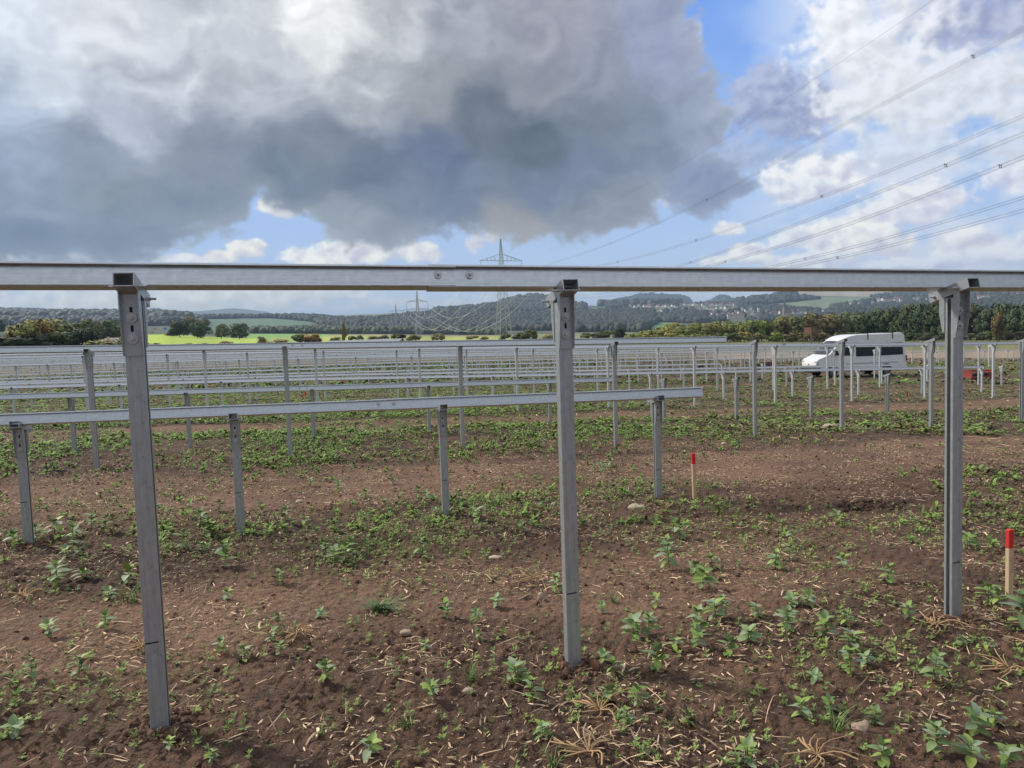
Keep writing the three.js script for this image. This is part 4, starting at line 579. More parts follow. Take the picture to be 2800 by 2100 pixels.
// far woods, read as masses
const blobGeo = (() => { const g = mergeVertices(new THREE.IcosahedronGeometry(1, 1).deleteAttribute('uv').deleteAttribute('normal')), p = g.attributes.position; for (let i = 0; i < p.count; i++) { const k = 1 + 0.35 * noise(p.getX(i) * 2.1 + 4, p.getY(i) * 2.1 + p.getZ(i) * 1.9); p.setXYZ(i, p.getX(i) * k, p.getY(i) * k * 1.1, p.getZ(i) * k); } g.computeVertexNormals(); return g; })();
function woods(count, label, polyPx, tone, size) {
  count = Math.round(count * 2.3); size *= 0.62;
  const xs = polyPx.map((p) => p[0]), ys = polyPx.map((p) => p[1]), x0 = Math.min(...xs), x1 = Math.max(...xs), y0 = Math.min(...ys), y1 = Math.max(...ys);
  const inPoly = (x, y) => { let s = false; for (let i = 0, j = polyPx.length - 1; i < polyPx.length; j = i++) { const [ax, ay] = polyPx[i], [bx, by] = polyPx[j]; if ((ay > y) !== (by > y) && x < (bx - ax) * (y - ay) / (by - ay) + ax) s = !s; } return s; };
  scatter('far_wood', blobGeo, weedMat, count, label, 'wood', () => {
    const x = lerp(x0, x1, RT()), y = lerp(y0, y1, RT()); if (!inPoly(x, y) || CLEAR.some((c) => Math.abs(x - c[0]) < c[2] && y > c[1] - 2 && y < c[1] + c[3])) return null; const p = px(x, y); if (!p) return null;
    const d = p.length(), s = size * lerp(0.6, 1.25, RT()), k = lerp(0.55, 1.35, RT()) * (1 + 0.5 * noise(x * 0.03, y * 0.06)), w = RT() < 0.12 ? 1.5 : 1;
    return [p.x, p.y + s * 0.55, p.z, 0, RT() * 6.3, 0, s * lerp(0.8, 1.2, RT()), s * lerp(0.8, 1.25, RT()), s, [tone[0] * k * w, tone[1] * k, tone[2] * k]];
  });
}
const FT = [0.024, 0.035, 0.022];
woods(2400, 'bluish far wood on the long ridge at the left', [[-100, 848], [60, 850], [130, 853], [400, 857], [520, 871], [520, 884], [300, 880], [-100, 884]], FT, 20);
woods(700, 'dark hedgerow line below the left ridge', [[-100, 884], [200, 882], [420, 876], [560, 880], [560, 890], [-100, 896]], FT, 14);
woods(900, 'dark tree belt on the crest above the green slope', [[520, 866], [560, 868], [640, 865], [740, 863], [830, 866], [900, 874], [960, 884], [1000, 888], [980, 896], [860, 880], [740, 870], [540, 873]], FT, 12);
woods(3400, 'dark wooded slope behind the pylons', [[860, 880], [930, 876], [1060, 872], [1120, 862], [1200, 858], [1300, 856], [1400, 862], [1560, 860], [1600, 875], [1600, 905], [1380, 904], [1100, 902], [980, 900], [880, 894]], FT, 11);
woods(1500, 'wooded round hill behind the large pylon', [[1180, 851], [1300, 844], [1340, 837], [1380, 826], [1420, 815], [1460, 811], [1500, 815], [1540, 829], [1600, 836], [1600, 858], [1400, 858], [1200, 858]], FT, 15);
woods(1900, 'hedge line and trees along the valley floor', [[680, 900], [760, 902], [850, 896], [900, 897], [1060, 898], [1160, 902], [1300, 902], [1380, 906], [1380, 916], [1000, 913], [690, 912]], [0.04, 0.058, 0.024], 7);
woods(2600, 'dark trees covering the slope below the village', [[1560, 858], [1700, 850], [1900, 842], [2000, 846], [2010, 880], [1900, 884], [1800, 880], [1760, 908], [1560, 908]], FT, 10);
woods(1000, 'wooded hill above the village', [[1640, 833], [1690, 824], [1720, 817], [1750, 810], [1810, 810], [1860, 813], [1883, 821], [1890, 834], [1800, 838], [1640, 838]], FT, 22);
woods(260, 'wooded castle hill', [[1930, 829], [1955, 820], [1970, 812], [1980, 812], [1990, 815], [2010, 824], [2040, 829]], FT, 18);
woods(1000, 'tree belts among the houses on the ridge', [[1660, 834], [2000, 826], [2200, 812], [2240, 818], [2100, 832], [2000, 838], [1660, 844]], FT, 11);
woods(900, 'trees around the village houses', [[1880, 842], [2020, 836], [2120, 838], [2300, 856], [2420, 852], [2420, 876], [2000, 880], [1880, 870]], FT, 8);
woods(2400, 'dark wooded slope at the right below the hillside houses', [[2270, 842], [2360, 826], [2480, 812], [2600, 812], [2700, 806], [2900, 796], [2900, 840], [2500, 846], [2300, 862]], FT, 10);
woods(700, 'tree line on the skyline at the right', [[2380, 812], [2480, 803], [2600, 804], [2700, 798], [2900, 788], [2900, 800], [2600, 812], [2420, 820]], FT, 12);
woods(500, 'pointed wooded knoll left of the light fields', [[2040, 818], [2100, 814], [2130, 802], [2150, 796], [2175, 804], [2180, 822], [2060, 826]], FT, 16);

// ---------------------------------------------------------------- the white van
{
  const A = px(2278, 1033), WB = 3.55, depthA = A.clone().sub(camera.position).dot(fw), K = 117 / F * depthA / 2.58;   // near-side front wheel
  let yaw = Math.PI + 0.5, best = 1e9;
  for (let b = 0.1; b < 1.1; b += 0.005) { const q = new THREE.Vector3(A.x + Math.cos(b) * WB * K, A.y, A.z - Math.sin(b) * WB * K).sub(camera.position), e = Math.abs(1400 + F * q.dot(rt) / q.dot(fw) - 2425); if (e < best) { best = e; yaw = Math.PI + b; } }
  const t = thing('van', 'white high-roofed panel van with dark side windows parked among the bare posts', 'van', A, yaw);
  t.scale.setScalar(K); t.position.addScaledVector(new THREE.Vector3(Math.sin(yaw), 0, Math.cos(yaw)), 1.96 * K);   // the near side is at z = -1.96
  // local frame: near-side front wheel at x 0, z 0 is the near side (towards the camera = +z), ground y 0, nose towards +x
  const white = new THREE.MeshPhysicalMaterial({ color: new THREE.Color().setRGB(0.92, 0.92, 0.91), roughness: 0.38, clearcoat: 0.5, clearcoatRoughness: 0.2, map: tex(128, 128, (u, v) => 236 + 14 * tileNoise(u, v, 3, 4)) });
  const glass = new THREE.MeshPhysicalMaterial({ color: 0x07090a, roughness: 0.06, metalness: 0, specularIntensity: 1 }), shield = new THREE.MeshPhysicalMaterial({ color: new THREE.Color().setRGB(0.05, 0.06, 0.062), roughness: 0.1, specularIntensity: 0.55 }), black = plain(0.018, 0.018, 0.02, 0.6), tyre = plain(0.014, 0.014, 0.015, 0.9), silver = new THREE.MeshStandardMaterial({ color: 0x9a9c9e, roughness: 0.35, metalness: 0.8 });
  const W = 1.96, s = new THREE.Shape(); // side outline
  s.moveTo(0.95, 0.42); s.lineTo(0.97, 0.80); s.quadraticCurveTo(0.96, 1.02, 0.84, 1.10); s.lineTo(0.18, 1.36); s.lineTo(-0.62, 2.14); s.quadraticCurveTo(-0.80, 2.36, -1.25, 2.44); s.lineTo(-1.6, 2.49); s.lineTo(-4.55, 2.52); s.quadraticCurveTo(-4.72, 2.51, -4.76, 2.36); s.lineTo(-4.86, 0.95); s.lineTo(-4.87, 0.45);
  const arch = (x, r) => { s.lineTo(x - r, 0.42); s.absarc(x, 0.36, r, Math.PI, 0, true); s.lineTo(x + r, 0.42); };
  s.lineTo(-WB - 0.40, 0.42); s.absarc(-WB, 0.36, 0.40, Math.PI * 0.97, 0.03 * Math.PI, true); s.lineTo(-0.42, 0.34); s.absarc(0, 0.36, 0.42, Math.PI * 0.99, 0.02 * Math.PI, true);
  const body = new THREE.ExtrudeGeometry(s, { depth: W - 0.12, bevelEnabled: true, bevelThickness: 0.06, bevelSize: 0.045, bevelSegments: 4, curveSegments: 10 }).translate(0, 0, -W + 0.06);
  const lean = (g) => { const p = g.attributes.position; for (let i = 0; i < p.count; i++) { const y = p.getY(i), z = p.getZ(i) + W / 2, k = 1 - 0.045 * (y - 0.4), n = p.getX(i) > 0.1 ? 1 - 0.10 * (p.getX(i) - 0.1) ** 2 * 2 : 1; p.setZ(i, z * k * n - W / 2); } g.computeVertexNormals(); return g; };
  part('body', lean(body), white, t);
  const pane = (name, pts, z, d, m = glass) => part(name, lean(new THREE.ExtrudeGeometry(new THREE.Shape(pts.map((p) => new THREE.Vector2(...p))), { depth: d, bevelEnabled: true, bevelSize: 0.015, bevelThickness: 0.008, bevelSegments: 2 }).translate(0, 0, z)), m, t);
  for (const z of [-0.018, -W - 0.012]) {
    pane('door_window', [[-0.10, 1.36], [-0.70, 1.95], [-1.22, 1.97], [-1.22, 1.30]], z, 0.02);
    pane('side_window', [[-1.55, 1.24], [-1.55, 1.96], [-2.82, 1.97], [-2.82, 1.24]], z, 0.02);
    pane('side_window', [[-3.02, 1.24], [-3.02, 1.97], [-4.62, 1.98], [-4.66, 1.26]], z, 0.02);
    part('rubbing_strip', box(3.4, 0.035, 0.03, -2.6, 0.83, z + 0.012), plain(0.55, 0.55, 0.55), t);
    part('sill', box(2.55, 0.1, 0.04, -1.76, 0.40, z - (z > -1 ? 0.03 : -0.03)), black, t);
  }
  const ws = new THREE.BufferGeometry(); { const a = [0.215, 1.395], b = [-0.57, 2.16], n = 8, P = [], I = []; for (let i = 0; i <= n; i++) for (let j = 0; j <= n; j++) { const u = i / n * 2 - 1, v = j / n; P.push(lerp(a[0], b[0], v) + 0.012 + 0.05 * (1 - u * u), lerp(a[1], b[1], v) + 0.016 + 0.03 * (1 - u * u), -W / 2 + u * lerp(0.83, 0.74, v)); if (i && j) { const k = i * (n + 1) + j; I.push(k - n - 2, k, k - n - 1, k - n - 2, k - 1, k); } } ws.setAttribute('position', new THREE.Float32BufferAttribute(P, 3)); ws.setIndex(I); ws.computeVertexNormals(); }
  part('windscreen', ws, Object.assign(shield, { side: THREE.DoubleSide }), t);
  part('wiper_panel', box(0.16, 0.02, 1.4, 0.33, 1.345, -W / 2), black, t, undefined, [0, 0, -0.38]);
  part('bumper', lean(new RoundedBoxGeometry(0.34, 0.34, W + 0.02, 3, 0.07).translate(0.90, 0.48, -W / 2)), black, t);
  part('grille', box(0.03, 0.10, 1.0, 0.995, 0.80, -W / 2), black, t);
  part('badge', new THREE.CylinderGeometry(0.05, 0.05, 0.02, 16).rotateZ(Math.PI / 2).translate(1.02, 0.80, -W / 2), silver, t);
  part('number_plate', box(0.012, 0.11, 0.50, 1.082, 0.47, -W / 2 - 0.05), plain(0.75, 0.75, 0.74, 0.5), t);
  for (const z of [-0.27, -W + 0.27]) part('headlight', new RoundedBoxGeometry(0.16, 0.22, 0.34, 2, 0.04).translate(0.92, 0.92, z), new THREE.MeshPhysicalMaterial({ color: 0xb8bcc0, roughness: 0.12, clearcoat: 1 }), t);
  for (const z of [-0.03, -W + 0.03]) part('tail_light', box(0.07, 0.34, 0.10, -4.87, 1.02, z), plain(0.45, 0.02, 0.02, 0.3), t);
  for (const [x, z] of [[0, -0.12], [-WB, -0.12], [0, -W + 0.12], [-WB, -W + 0.12]]) {
    const wheel = new THREE.Group(); wheel.name = 'wheel'; wheel.position.set(x, 0.33, z); t.add(wheel);
    part('tyre', new THREE.TorusGeometry(0.245, 0.095, 10, 28).scale(1, 1, 1.15), tyre, wheel);
    const rim = [new THREE.CylinderGeometry(0.215, 0.215, 0.12, 24).rotateX(Math.PI / 2)]; part('rim', merge(rim), plain(0.06, 0.06, 0.062, 0.5), wheel);
    const cap = []; for (let i = 0; i < 11; i++) { const a = i / 11 * 6.283; cap.push(box(0.10, 0.022, 0.02).translate(0.125, 0, 0).rotateZ(a)); } cap.push(new THREE.CylinderGeometry(0.075, 0.085, 0.03, 16).rotateX(Math.PI / 2), new THREE.TorusGeometry(0.19, 0.018, 6, 28)); part('hub_cap', merge(cap), silver, wheel, [0, 0, z > -1 ? 0.066 : -0.066]);
  }
  for (const z of [0.12, -W - 0.12]) part('mirror', new RoundedBoxGeometry(0.12, 0.26, 0.2, 2, 0.04).translate(-0.12, 1.50, z), black, t);
  for (const x of [-2.35, -4.0]) { const c = new THREE.Shape(); part('roof_bar', merge([box(0.045, 0.30, 0.03, x, 2.36, -0.075), box(0.045, 0.30, 0.03, x, 2.36, -W + 0.075), box(0.05, 0.035, W - 0.12, x, 2.585, -W / 2), box(0.04, 0.08, 0.03, x, 2.54, -0.085), box(0.04, 0.08, 0.03, x, 2.54, -W + 0.085)]), black, t); }
  part('roof_rail', merge([box(2.6, 0.025, 0.03, -2.75, 2.612, -0.16), box(2.6, 0.025, 0.03, -2.75, 2.612, -W + 0.16)]), black, t);
  for (const x of [-1.38, -2.92]) part('door_seam', box(0.012, 1.5, 0.008, x, 1.15, -0.001), plain(0.25, 0.25, 0.25), t);
  part('indicator', box(0.1, 0.05, 0.02, -0.62, 0.98, 0.0), plain(0.5, 0.3, 0.1), t);
  part('spare_wheel', new THREE.CylinderGeometry(0.32, 0.32, 0.2, 20).translate(-2.6, 0.34, -W / 2), tyre, t);
  landmarks.push(['white van', A]);
}
// ---------------------------------------------------------------- red pallet box, hide, cart
{
  const p = px(2672, 1037), D = p.clone().sub(camera.position).dot(fw), w = 78 / F * D, h = 24 / F * D;
  const t = thing('pallet_box', 'low red steel pallet box holding bundles behind the right tall post', 'pallet box', p, 0.35), d = w * 0.42;
  part('frame', merge([box(w, 0.06, 0.06, 0, h, d / 2), box(w, 0.06, 0.06, 0, h, -d / 2), box(w, 0.07, 0.06, 0, 0.16, d / 2), box(w, 0.07, 0.06, 0, 0.16, -d / 2), box(0.07, 0.06, d, w / 2, h, 0), box(0.07, 0.06, d, -w / 2, h, 0)]), rust, t);
  for (const x of [-1, 1]) part('end_panel', box(0.03, h - 0.12, d, x * w / 2, h / 2 + 0.06, 0), rust, t);
  for (const x of [-1, 1]) for (const z of [-1, 1]) part('foot', box(0.09, 0.16, 0.09, x * (w / 2 - 0.1), 0.08, z * (d / 2 - 0.06)), rust, t);
  part('floor', box(w - 0.05, 0.02, d - 0.05, 0, 0.2, 0), plain(0.08, 0.03, 0.025), t);
  for (let i = 0; i < 4; i++) part('bundle', box(w * 0.8, 0.07, 0.09, 0.05 * i, 0.26 + 0.08 * (i % 2), -d / 4 + i * 0.12), plain(0.05, 0.045, 0.045, 0.6), t);
}
{
  const q = at(2218, 936, 205), p = new THREE.Vector3(q.x, groundY(q.x, q.z), q.z), D = 205, w = 27 / F * D, h = 23 / F * D, y0 = at(2218, 913, D).y - p.y;
  const t = thing('hunting_hide', 'brown wooden raised hunting hide on crossed legs before the wood', 'hunting hide', p, 0.5), b = plain(0.16, 0.085, 0.055), bl = plain(0.20, 0.125, 0.085);
  part('cabin', box(w, h, w * 0.9, 0, y0 + h / 2, 0), b, t);
  part('roof', box(w * 1.3, h * 0.1, w * 1.25, 0, y0 + h * 1.08, 0), plain(0.06, 0.035, 0.03), t, undefined, [0, 0, 0.0]);
  part('shutter', box(w * 0.5, h * 0.6, 0.05, -w * 0.12, y0 + h * 0.5, w * 0.46), bl, t);
  const V = (x, y, z) => new THREE.Vector3(x * w * 0.5, y, z * w * 0.42);
  for (const [a, c] of [[-1, -1], [1, -1], [-1, 1], [1, 1]]) part('leg', bar(V(a * 1.15, 0, c * 1.15), V(a * 0.9, y0, c), 0.18), b, t);
  part('cross_brace', merge([bar(V(-1.1, 0.5, 1), V(0.95, y0, 1), 0.12), bar(V(1.1, 0.5, 1.05), V(-0.95, y0, 1.05), 0.12)]), bl, t);
}
{
  const p = px(2092, 1012), t = thing('wheelbarrow', 'small dark wheelbarrow with pinkish tray left of the white van', 'wheelbarrow', p, 0.2), k = 1.1;
  part('tray', new THREE.CylinderGeometry(0.5, 0.32, 0.34, 4, 1).rotateY(Math.PI / 4).scale(1.2 * k, 1, 0.85 * k).translate(0.15, 0.52, 0), plain(0.28, 0.19, 0.185), t);
  part('tyre', new THREE.TorusGeometry(0.2, 0.06, 8, 20).translate(-0.62, 0.26, 0), plain(0.02, 0.02, 0.02), t);
  for (const z of [-0.25, 0.25]) { part('handle', bar(new THREE.Vector3(-0.6, 0.26, z * 0.4), new THREE.Vector3(1.1, 0.55, z * 1.3), 0.045), ink, t); part('leg', bar(new THREE.Vector3(0.5, 0.42, z), new THREE.Vector3(0.55, 0, z), 0.04), ink, t); }
}
// ---------------------------------------------------------------- shed with the grey roof beyond the racks
{
  const D = 165, L = at(900, 937, D), Rr = at(1100, 934.5, D), c = L.clone().add(Rr).multiplyScalar(0.5), w = L.distanceTo(Rr), g = groundY(c.x, c.z), dp = 12;
  const t = thing('shed', 'long low shed with flat grey roof behind the rows of racks', 'shed', new THREE.Vector3(c.x, g, c.z), Math.atan2(-(Rr.z - L.z), Rr.x - L.x) + 0.035), e = c.y - g, ridge = at(1000, 928.5, D).y - g;
  const sh = new THREE.Shape([[-dp / 2 - 0.5, e], [0, ridge], [dp / 2 + 0.5, e], [dp / 2 + 0.5, e - 0.15], [0, ridge - 0.16], [-dp / 2 - 0.5, e - 0.15]].map((q) => new THREE.Vector2(...q)));
  part('wall', box(w * 0.96, e - 0.1, dp, 0, (e - 0.1) / 2, 0), plain(0.15, 0.125, 0.115), t);
  part('roof', new THREE.ExtrudeGeometry(sh, { depth: w, bevelEnabled: false }).rotateY(Math.PI / 2).translate(-w / 2, 0, 0), plain(0.26, 0.26, 0.27, 0.6), t);
  part('gable', new THREE.ExtrudeGeometry(new THREE.Shape([[-dp / 2, e - 0.2], [0, ridge - 0.2], [dp / 2, e - 0.2]].map((q) => new THREE.Vector2(...q))), { depth: w * 0.95, bevelEnabled: false }).rotateY(Math.PI / 2).translate(-w * 0.475, 0, 0), plain(0.05, 0.035, 0.035), t);
}
// ---------------------------------------------------------------- pylons and lines
const lattice = plain(0.34, 0.37, 0.36, 0.7), wireMat = plain(0.20, 0.21, 0.24, 0.6), litWire = plain(0.62, 0.64, 0.64, 0.5), spacerMat = plain(0.15, 0.155, 0.17);  // the lighter wire tone stands for light catching the sagging lines
function pylon(xTop, yTop, xFoot, yFoot, D, arms, baseW, label, thick) {
  const foot = at(xFoot, yFoot, D), topP = at(xTop, yTop, D), g = Math.min(foot.y, groundY(foot.x, foot.z)), H = topP.y - foot.y, m = D / F;   // m: metres per pixel there
  const t = thing('power_pylon', label, 'power pylon', new THREE.Vector3(foot.x, foot.y, foot.z), 0.42, 'lattice power pylons');
  const V = (x, y, z) => new THREE.Vector3(x, y, z), half = (y) => y < 0.62 * H ? lerp(baseW / 2, baseW * 0.2, (y / (0.62 * H)) ** 0.8) : lerp(baseW * 0.2, baseW * 0.03, (y - 0.62 * H) / (0.38 * H));
  const low = [], brace = [], drop = foot.y - g + 1; const C = [[-1, -1], [1, -1], [1, 1], [-1, 1]];
  const ys = [-drop]; for (let y = 0, i = 0; y < H - 0.5; i++) { ys.push(y); y += Math.max(1.6, half(y) * 1.7); } ys.push(H);
  for (let i = 1; i < ys.length; i++) for (let k = 0; k < 4; k++) {
    const [a, b] = C[k], [c, d] = C[(k + 1) % 4], h0 = half(Math.max(0, ys[i - 1])), h1 = half(ys[i]);
    low.push(bar(V(a * h0, ys[i - 1], b * h0), V(a * h1, ys[i], b * h1), thick));
    brace.push(bar(V(a * h0, ys[i - 1], b * h0), V(c * h1, ys[i], d * h1), thick * 0.55), bar(V(c * h0, ys[i - 1], d * h0), V(a * h1, ys[i], b * h1), thick * 0.55));
  }
  part('leg', merge(low), lattice, t); part('bracing', merge(brace), lattice, t);
  const tips = [];
  for (const [yArm, halfPx, deepPx, hangs] of arms) {
    const y = (yFoot - yArm) * m, L = halfPx * m, dp = deepPx * m, b = [], w = half(y);
    for (const s of [-1, 1]) {
      const tip = V(s * L, y, 0);
      for (const z of [-w, w]) { b.push(bar(V(s * w, y, z), tip, thick * 0.8), bar(V(s * w, y + dp, z), tip, thick * 0.8)); const n = 5; for (let i = 1; i < n; i++) { const u = i / n, v = (i + 0.5) / n; b.push(bar(V(s * lerp(w, L, u), y, z * (1 - u)), V(s * lerp(w, L, v), y + dp * (1 - v), z * (1 - v)), thick * 0.5), bar(V(s * lerp(w, L, u), y, z * (1 - u)), V(s * lerp(w, L, u), y + dp * (1 - u), z * (1 - u)), thick * 0.5)); } }
      for (const k of hangs) { const q = V(s * k * m, y, 0); part('insulator', merge([bar(q, V(q.x - 0.3, y - 26 * m * (k === hangs[0] && hangs.length < 2 ? 0.8 : 0.6), 0), thick * 0.6), bar(q, V(q.x + 0.3, y - 26 * m * (hangs.length < 2 ? 0.8 : 0.6), 0), thick * 0.6)]), hangs.length > 1 ? litWire : lattice, t); tips.push(t.localToWorld ? q : q); }
    }
    part('crossarm', merge(b), lattice, t);
  }
  return t;
}
pylon(1370, 655, 1378, 934, 460, [[715, 64, 18, [60]], [778, 92, 12, [42, 84]]], 8.2, 'large lattice power pylon left of the middle tall post', 0.2);
pylon(1140, 796, 1145, 928, 960, [[826, 31, 7, [30]], [848, 44, 5, [20, 40]]], 7.6, 'middle lattice power pylon between the poplar and the large pylon', 0.36);
pylon(1081, 832, 1085, 918, 1550, [[851, 20, 4, [19]], [866, 28, 3, [13, 26]]], 7.4, 'small hindmost lattice power pylon in front of the wooded slope', 0.38);
function wire(name, label, pts, ends, n, gap, r, mat, spacers, group) {   // pts in pixels; depth runs so that 1/depth is even along the line
  const t = thing(name, label, 'power line', new THREE.Vector3(), 0, group), [d0, d1] = ends, P = pts.map(([x, y, k]) => { const u = k ?? (x - pts[0][0]) / (pts[pts.length - 1][0] - pts[0][0]); return at(x, y, 1 / lerp(1 / d0, 1 / d1, u)); });
  const c = new THREE.CatmullRomCurve3(P), side = new THREE.Vector3().subVectors(P[P.length - 1], P[0]).cross(new THREE.Vector3(0, 1, 0)).normalize();
  const offs = n === 1 ? [[0, 0]] : n === 2 ? [[-1, 0], [1, 0]] : [[-1, -1], [1, -1], [1, 1], [-1, 1]];
  for (const [a, b] of offs) { const pp = c.getPoints(40).map((p) => p.clone().addScaledVector(side, a * gap / 2).add(new THREE.Vector3(0, b * gap / 2, 0))); part('conductor', new THREE.TubeGeometry(new THREE.CatmullRomCurve3(pp), 44, r, 5), mat, t); }
  for (const x of spacers) { const u = (x - pts[0][0]) / (pts[pts.length - 1][0] - pts[0][0]), i = Math.min(pts.length - 2, Math.max(0, pts.findIndex((p, k) => k < pts.length - 1 && (x - p[0]) * (x - pts[k + 1][0]) <= 0))), f = (x - pts[i][0]) / (pts[i + 1][0] - pts[i][0]), y = lerp(pts[i][1], pts[i + 1][1], f); const q = at(x, y, 1 / lerp(1 / d0, 1 / d1, u)); const h = gap / 2 + 0.06, v = (a, b) => q.clone().addScaledVector(side, a * h).add(new THREE.Vector3(0, b * h, 0)); const best = c.getPoints(400).reduce((m, p) => p.distanceTo(q) < m.distanceTo(q) ? p : m); q.copy(best);
    part('spacer', merge([bar(v(-1, -1), v(-0.5, -0.5), 0.06), bar(v(1, 1), v(0.5, 0.5), 0.09), bar(v(-1, 1), v(-0.5, 0.5), 0.09), bar(v(1, -1), v(0.5, -0.5), 0.06), bar(v(-0.5, -0.5), v(0.5, -0.5), 0.07), bar(v(0.5, -0.5), v(0.5, 0.5), 0.07), bar(v(0.5, 0.5), v(-0.5, 0.5), 0.07), bar(v(-0.5, 0.5), v(-0.5, -0.5), 0.07)]), spacerMat, t); }
}
const G7 = 'overhead lines crossing the right-hand sky';
wire('power_line', 'single thin earth wire, topmost line across the sky', [[1370, 657], [1602, 585], [1950, 399], [2210, 228], [2552, 0], [2900, -240]], [460, 95], 1, 0, 0.018, wireMat, [], G7);
wire('power_line', 'bundled overhead line with spacers, first below the earth wire', [[1430, 742], [1510, 720], [1670, 665], [1935, 545], [2300, 345], [2660, 155], [2800, 78], [3100, -90]], [460, 85], 4, 0.42, 0.017, wireMat, [1670, 1935, 2660], G7);
wire('power_line', 'bundled overhead line, second below the earth wire', [[1312, 742], [1500, 745], [1690, 716], [1905, 657], [2245, 538], [2500, 440], [2800, 316], [3100, 185]], [460, 95], 4, 0.4, 0.017, wireMat, [1690, 1905, 2245], G7);
wire('power_line', 'bundled overhead line, third below the earth wire', [[1450, 803], [1650, 778], [1890, 717], [2200, 605], [2585, 453], [2800, 365], [3100, 240]], [460, 85], 4, 0.42, 0.02, wireMat, [1890, 2585], G7);
wire('power_line', 'bundled overhead line, fourth below the earth wire', [[1415, 803], [1700, 783], [1985, 715], [2300, 620], [2735, 455], [2800, 430], [3100, 310]], [460, 85], 4, 0.42, 0.02, wireMat, [1985, 2735], G7);
wire('power_line', 'bundled overhead line, second lowest across the sky', [[1328, 803], [1600, 806], [1900, 770], [2202, 708], [2500, 630], [2800, 540], [3100, 445]], [460, 100], 4, 0.42, 0.018, wireMat, [2202], G7);
wire('power_line', 'bundled overhead line, lowest across the sky', [[1292, 803], [1500, 818], [1800, 795], [2290, 705], [2500, 655], [2800, 575], [3100, 488]], [460, 100], 4, 0.42, 0.018, wireMat, [2290], G7);
const G8 = 'pale sagging lines between the large and the middle pylon';
[[1292, 1105], [1328, 1120], [1415, 1160], [1450, 1177]].forEach(([a, b], i) => { const x = (k) => lerp(a, b, k); wire('power_line', `pale sagging line between the two larger pylons, ${['leftmost', 'second from the left', 'third from the left', 'rightmost'][i]}`, [[a, 803, 0], [x(0.2), 846 + 4 * i, 0.22], [x(0.42), 884 + 3 * i, 0.45], [x(0.6), 902 + 2 * i, 0.62], [x(0.8), 893, 0.8], [b, 863, 1]], [460, 960], 2, 0.5, 0.05, litWire, [], G8); });
[[1312, 1110], [1430, 1168]].forEach(([a, b], i) => { const x = (k) => lerp(a, b, k); wire('power_line', `thin sagging upper line between the two larger pylons, ${['left', 'right'][i]} one`, [[a, 742, 0], [x(0.3), 812, 0.3], [x(0.6), 862, 0.6], [x(0.8), 868, 0.8], [b, 836, 1]], [460, 960], 2, 0.5, 0.06, litWire, [], G8); });
[[1105, 1062], [1120, 1068], [1160, 1095], [1177, 1103]].forEach(([a, b], i) => { const x = (k) => lerp(a, b, k); wire('power_line', `faint sagging line between the middle and hindmost pylons, ${['leftmost', 'second from the left', 'third from the left', 'rightmost'][i]}`, [[a, 863, 0], [x(0.4), 892, 0.45], [x(0.7), 898, 0.7], [b, 880, 1]], [960, 1550], 2, 0.5, 0.06, litWire, [], 'faint lines between the two rear pylons'); });

// ---------------------------------------------------------------- houses, church, castle, motorway
const wallMat = [plain(0.80, 0.79, 0.76), plain(0.66, 0.62, 0.55), plain(0.50, 0.38, 0.30)], roofMat = [plain(0.16, 0.075, 0.06), plain(0.09, 0.075, 0.075), plain(0.22, 0.10, 0.075)], windowMat = plain(0.05, 0.055, 0.065, 0.4);
const HB = {}; function houseGeo(w, h, d, r) { const k = [w, h, d, r].join(); return HB[k] ??= { wall: merge([box(w, h + 3, d, 0, h / 2 - 1.5, 0), new THREE.ExtrudeGeometry(new THREE.Shape([[-d / 2, h], [0, h + r], [d / 2, h]].map((q) => new THREE.Vector2(...q))), { depth: w - 0.1, bevelEnabled: false }).rotateY(Math.PI / 2).translate(-w / 2 + 0.05, 0, 0)]), roof: new THREE.ExtrudeGeometry(new THREE.Shape([[-d / 2 - 0.6, h - 0.3], [0, h + r + 0.25], [d / 2 + 0.6, h - 0.3], [d / 2 + 0.6, h - 0.6], [0, h + r - 0.1], [-d / 2 - 0.6, h - 0.6]].map((q) => new THREE.Vector2(...q))), { depth: w + 1, bevelEnabled: false }).rotateY(Math.PI / 2).translate(-w / 2 - 0.5, 0, 0), win: merge([-0.3, 0, 0.3].flatMap((x) => [0.3, 0.72].map((y) => box(1.2, 1.4, 0.1, x * w, y * h, d / 2 + 0.03)))) }; }
const RH = rng(12);
function house(x, y, size, label, group, wm = 0, rm = 0, turn) {
  const p = px(x, y); if (!p) return; const D = p.clone().sub(camera.position).dot(fw), w = size / F * D, g = houseGeo(Math.round(w), Math.min(7, Math.round(w * 0.5)), Math.min(13, Math.round(w * 0.72)), Math.min(4, Math.round(w * 0.3 * 2) / 2));
  const t = thing('house', label, 'house', p, turn ?? (RH() * 2 - 1) * 1.2, group); part('wall', g.wall, wallMat[wm], t); part('roof', g.roof, roofMat[rm], t); part('windows', g.win, windowMat, t);
}
for (const [x, y, g] of HOUSES) { const n = g === 0 ? RIDGE_N++ : 0; house(x, y, 8.5 + 4.5 * RH(), HOUSE_LABEL[g](x), HOUSE_GROUP[g], g === 1 ? (RH() < 0.72 ? 0 : RH() < 0.6 ? 1 : 2) : RH() < 0.88 ? 0 : 1, Math.floor(RH() * 3)); }
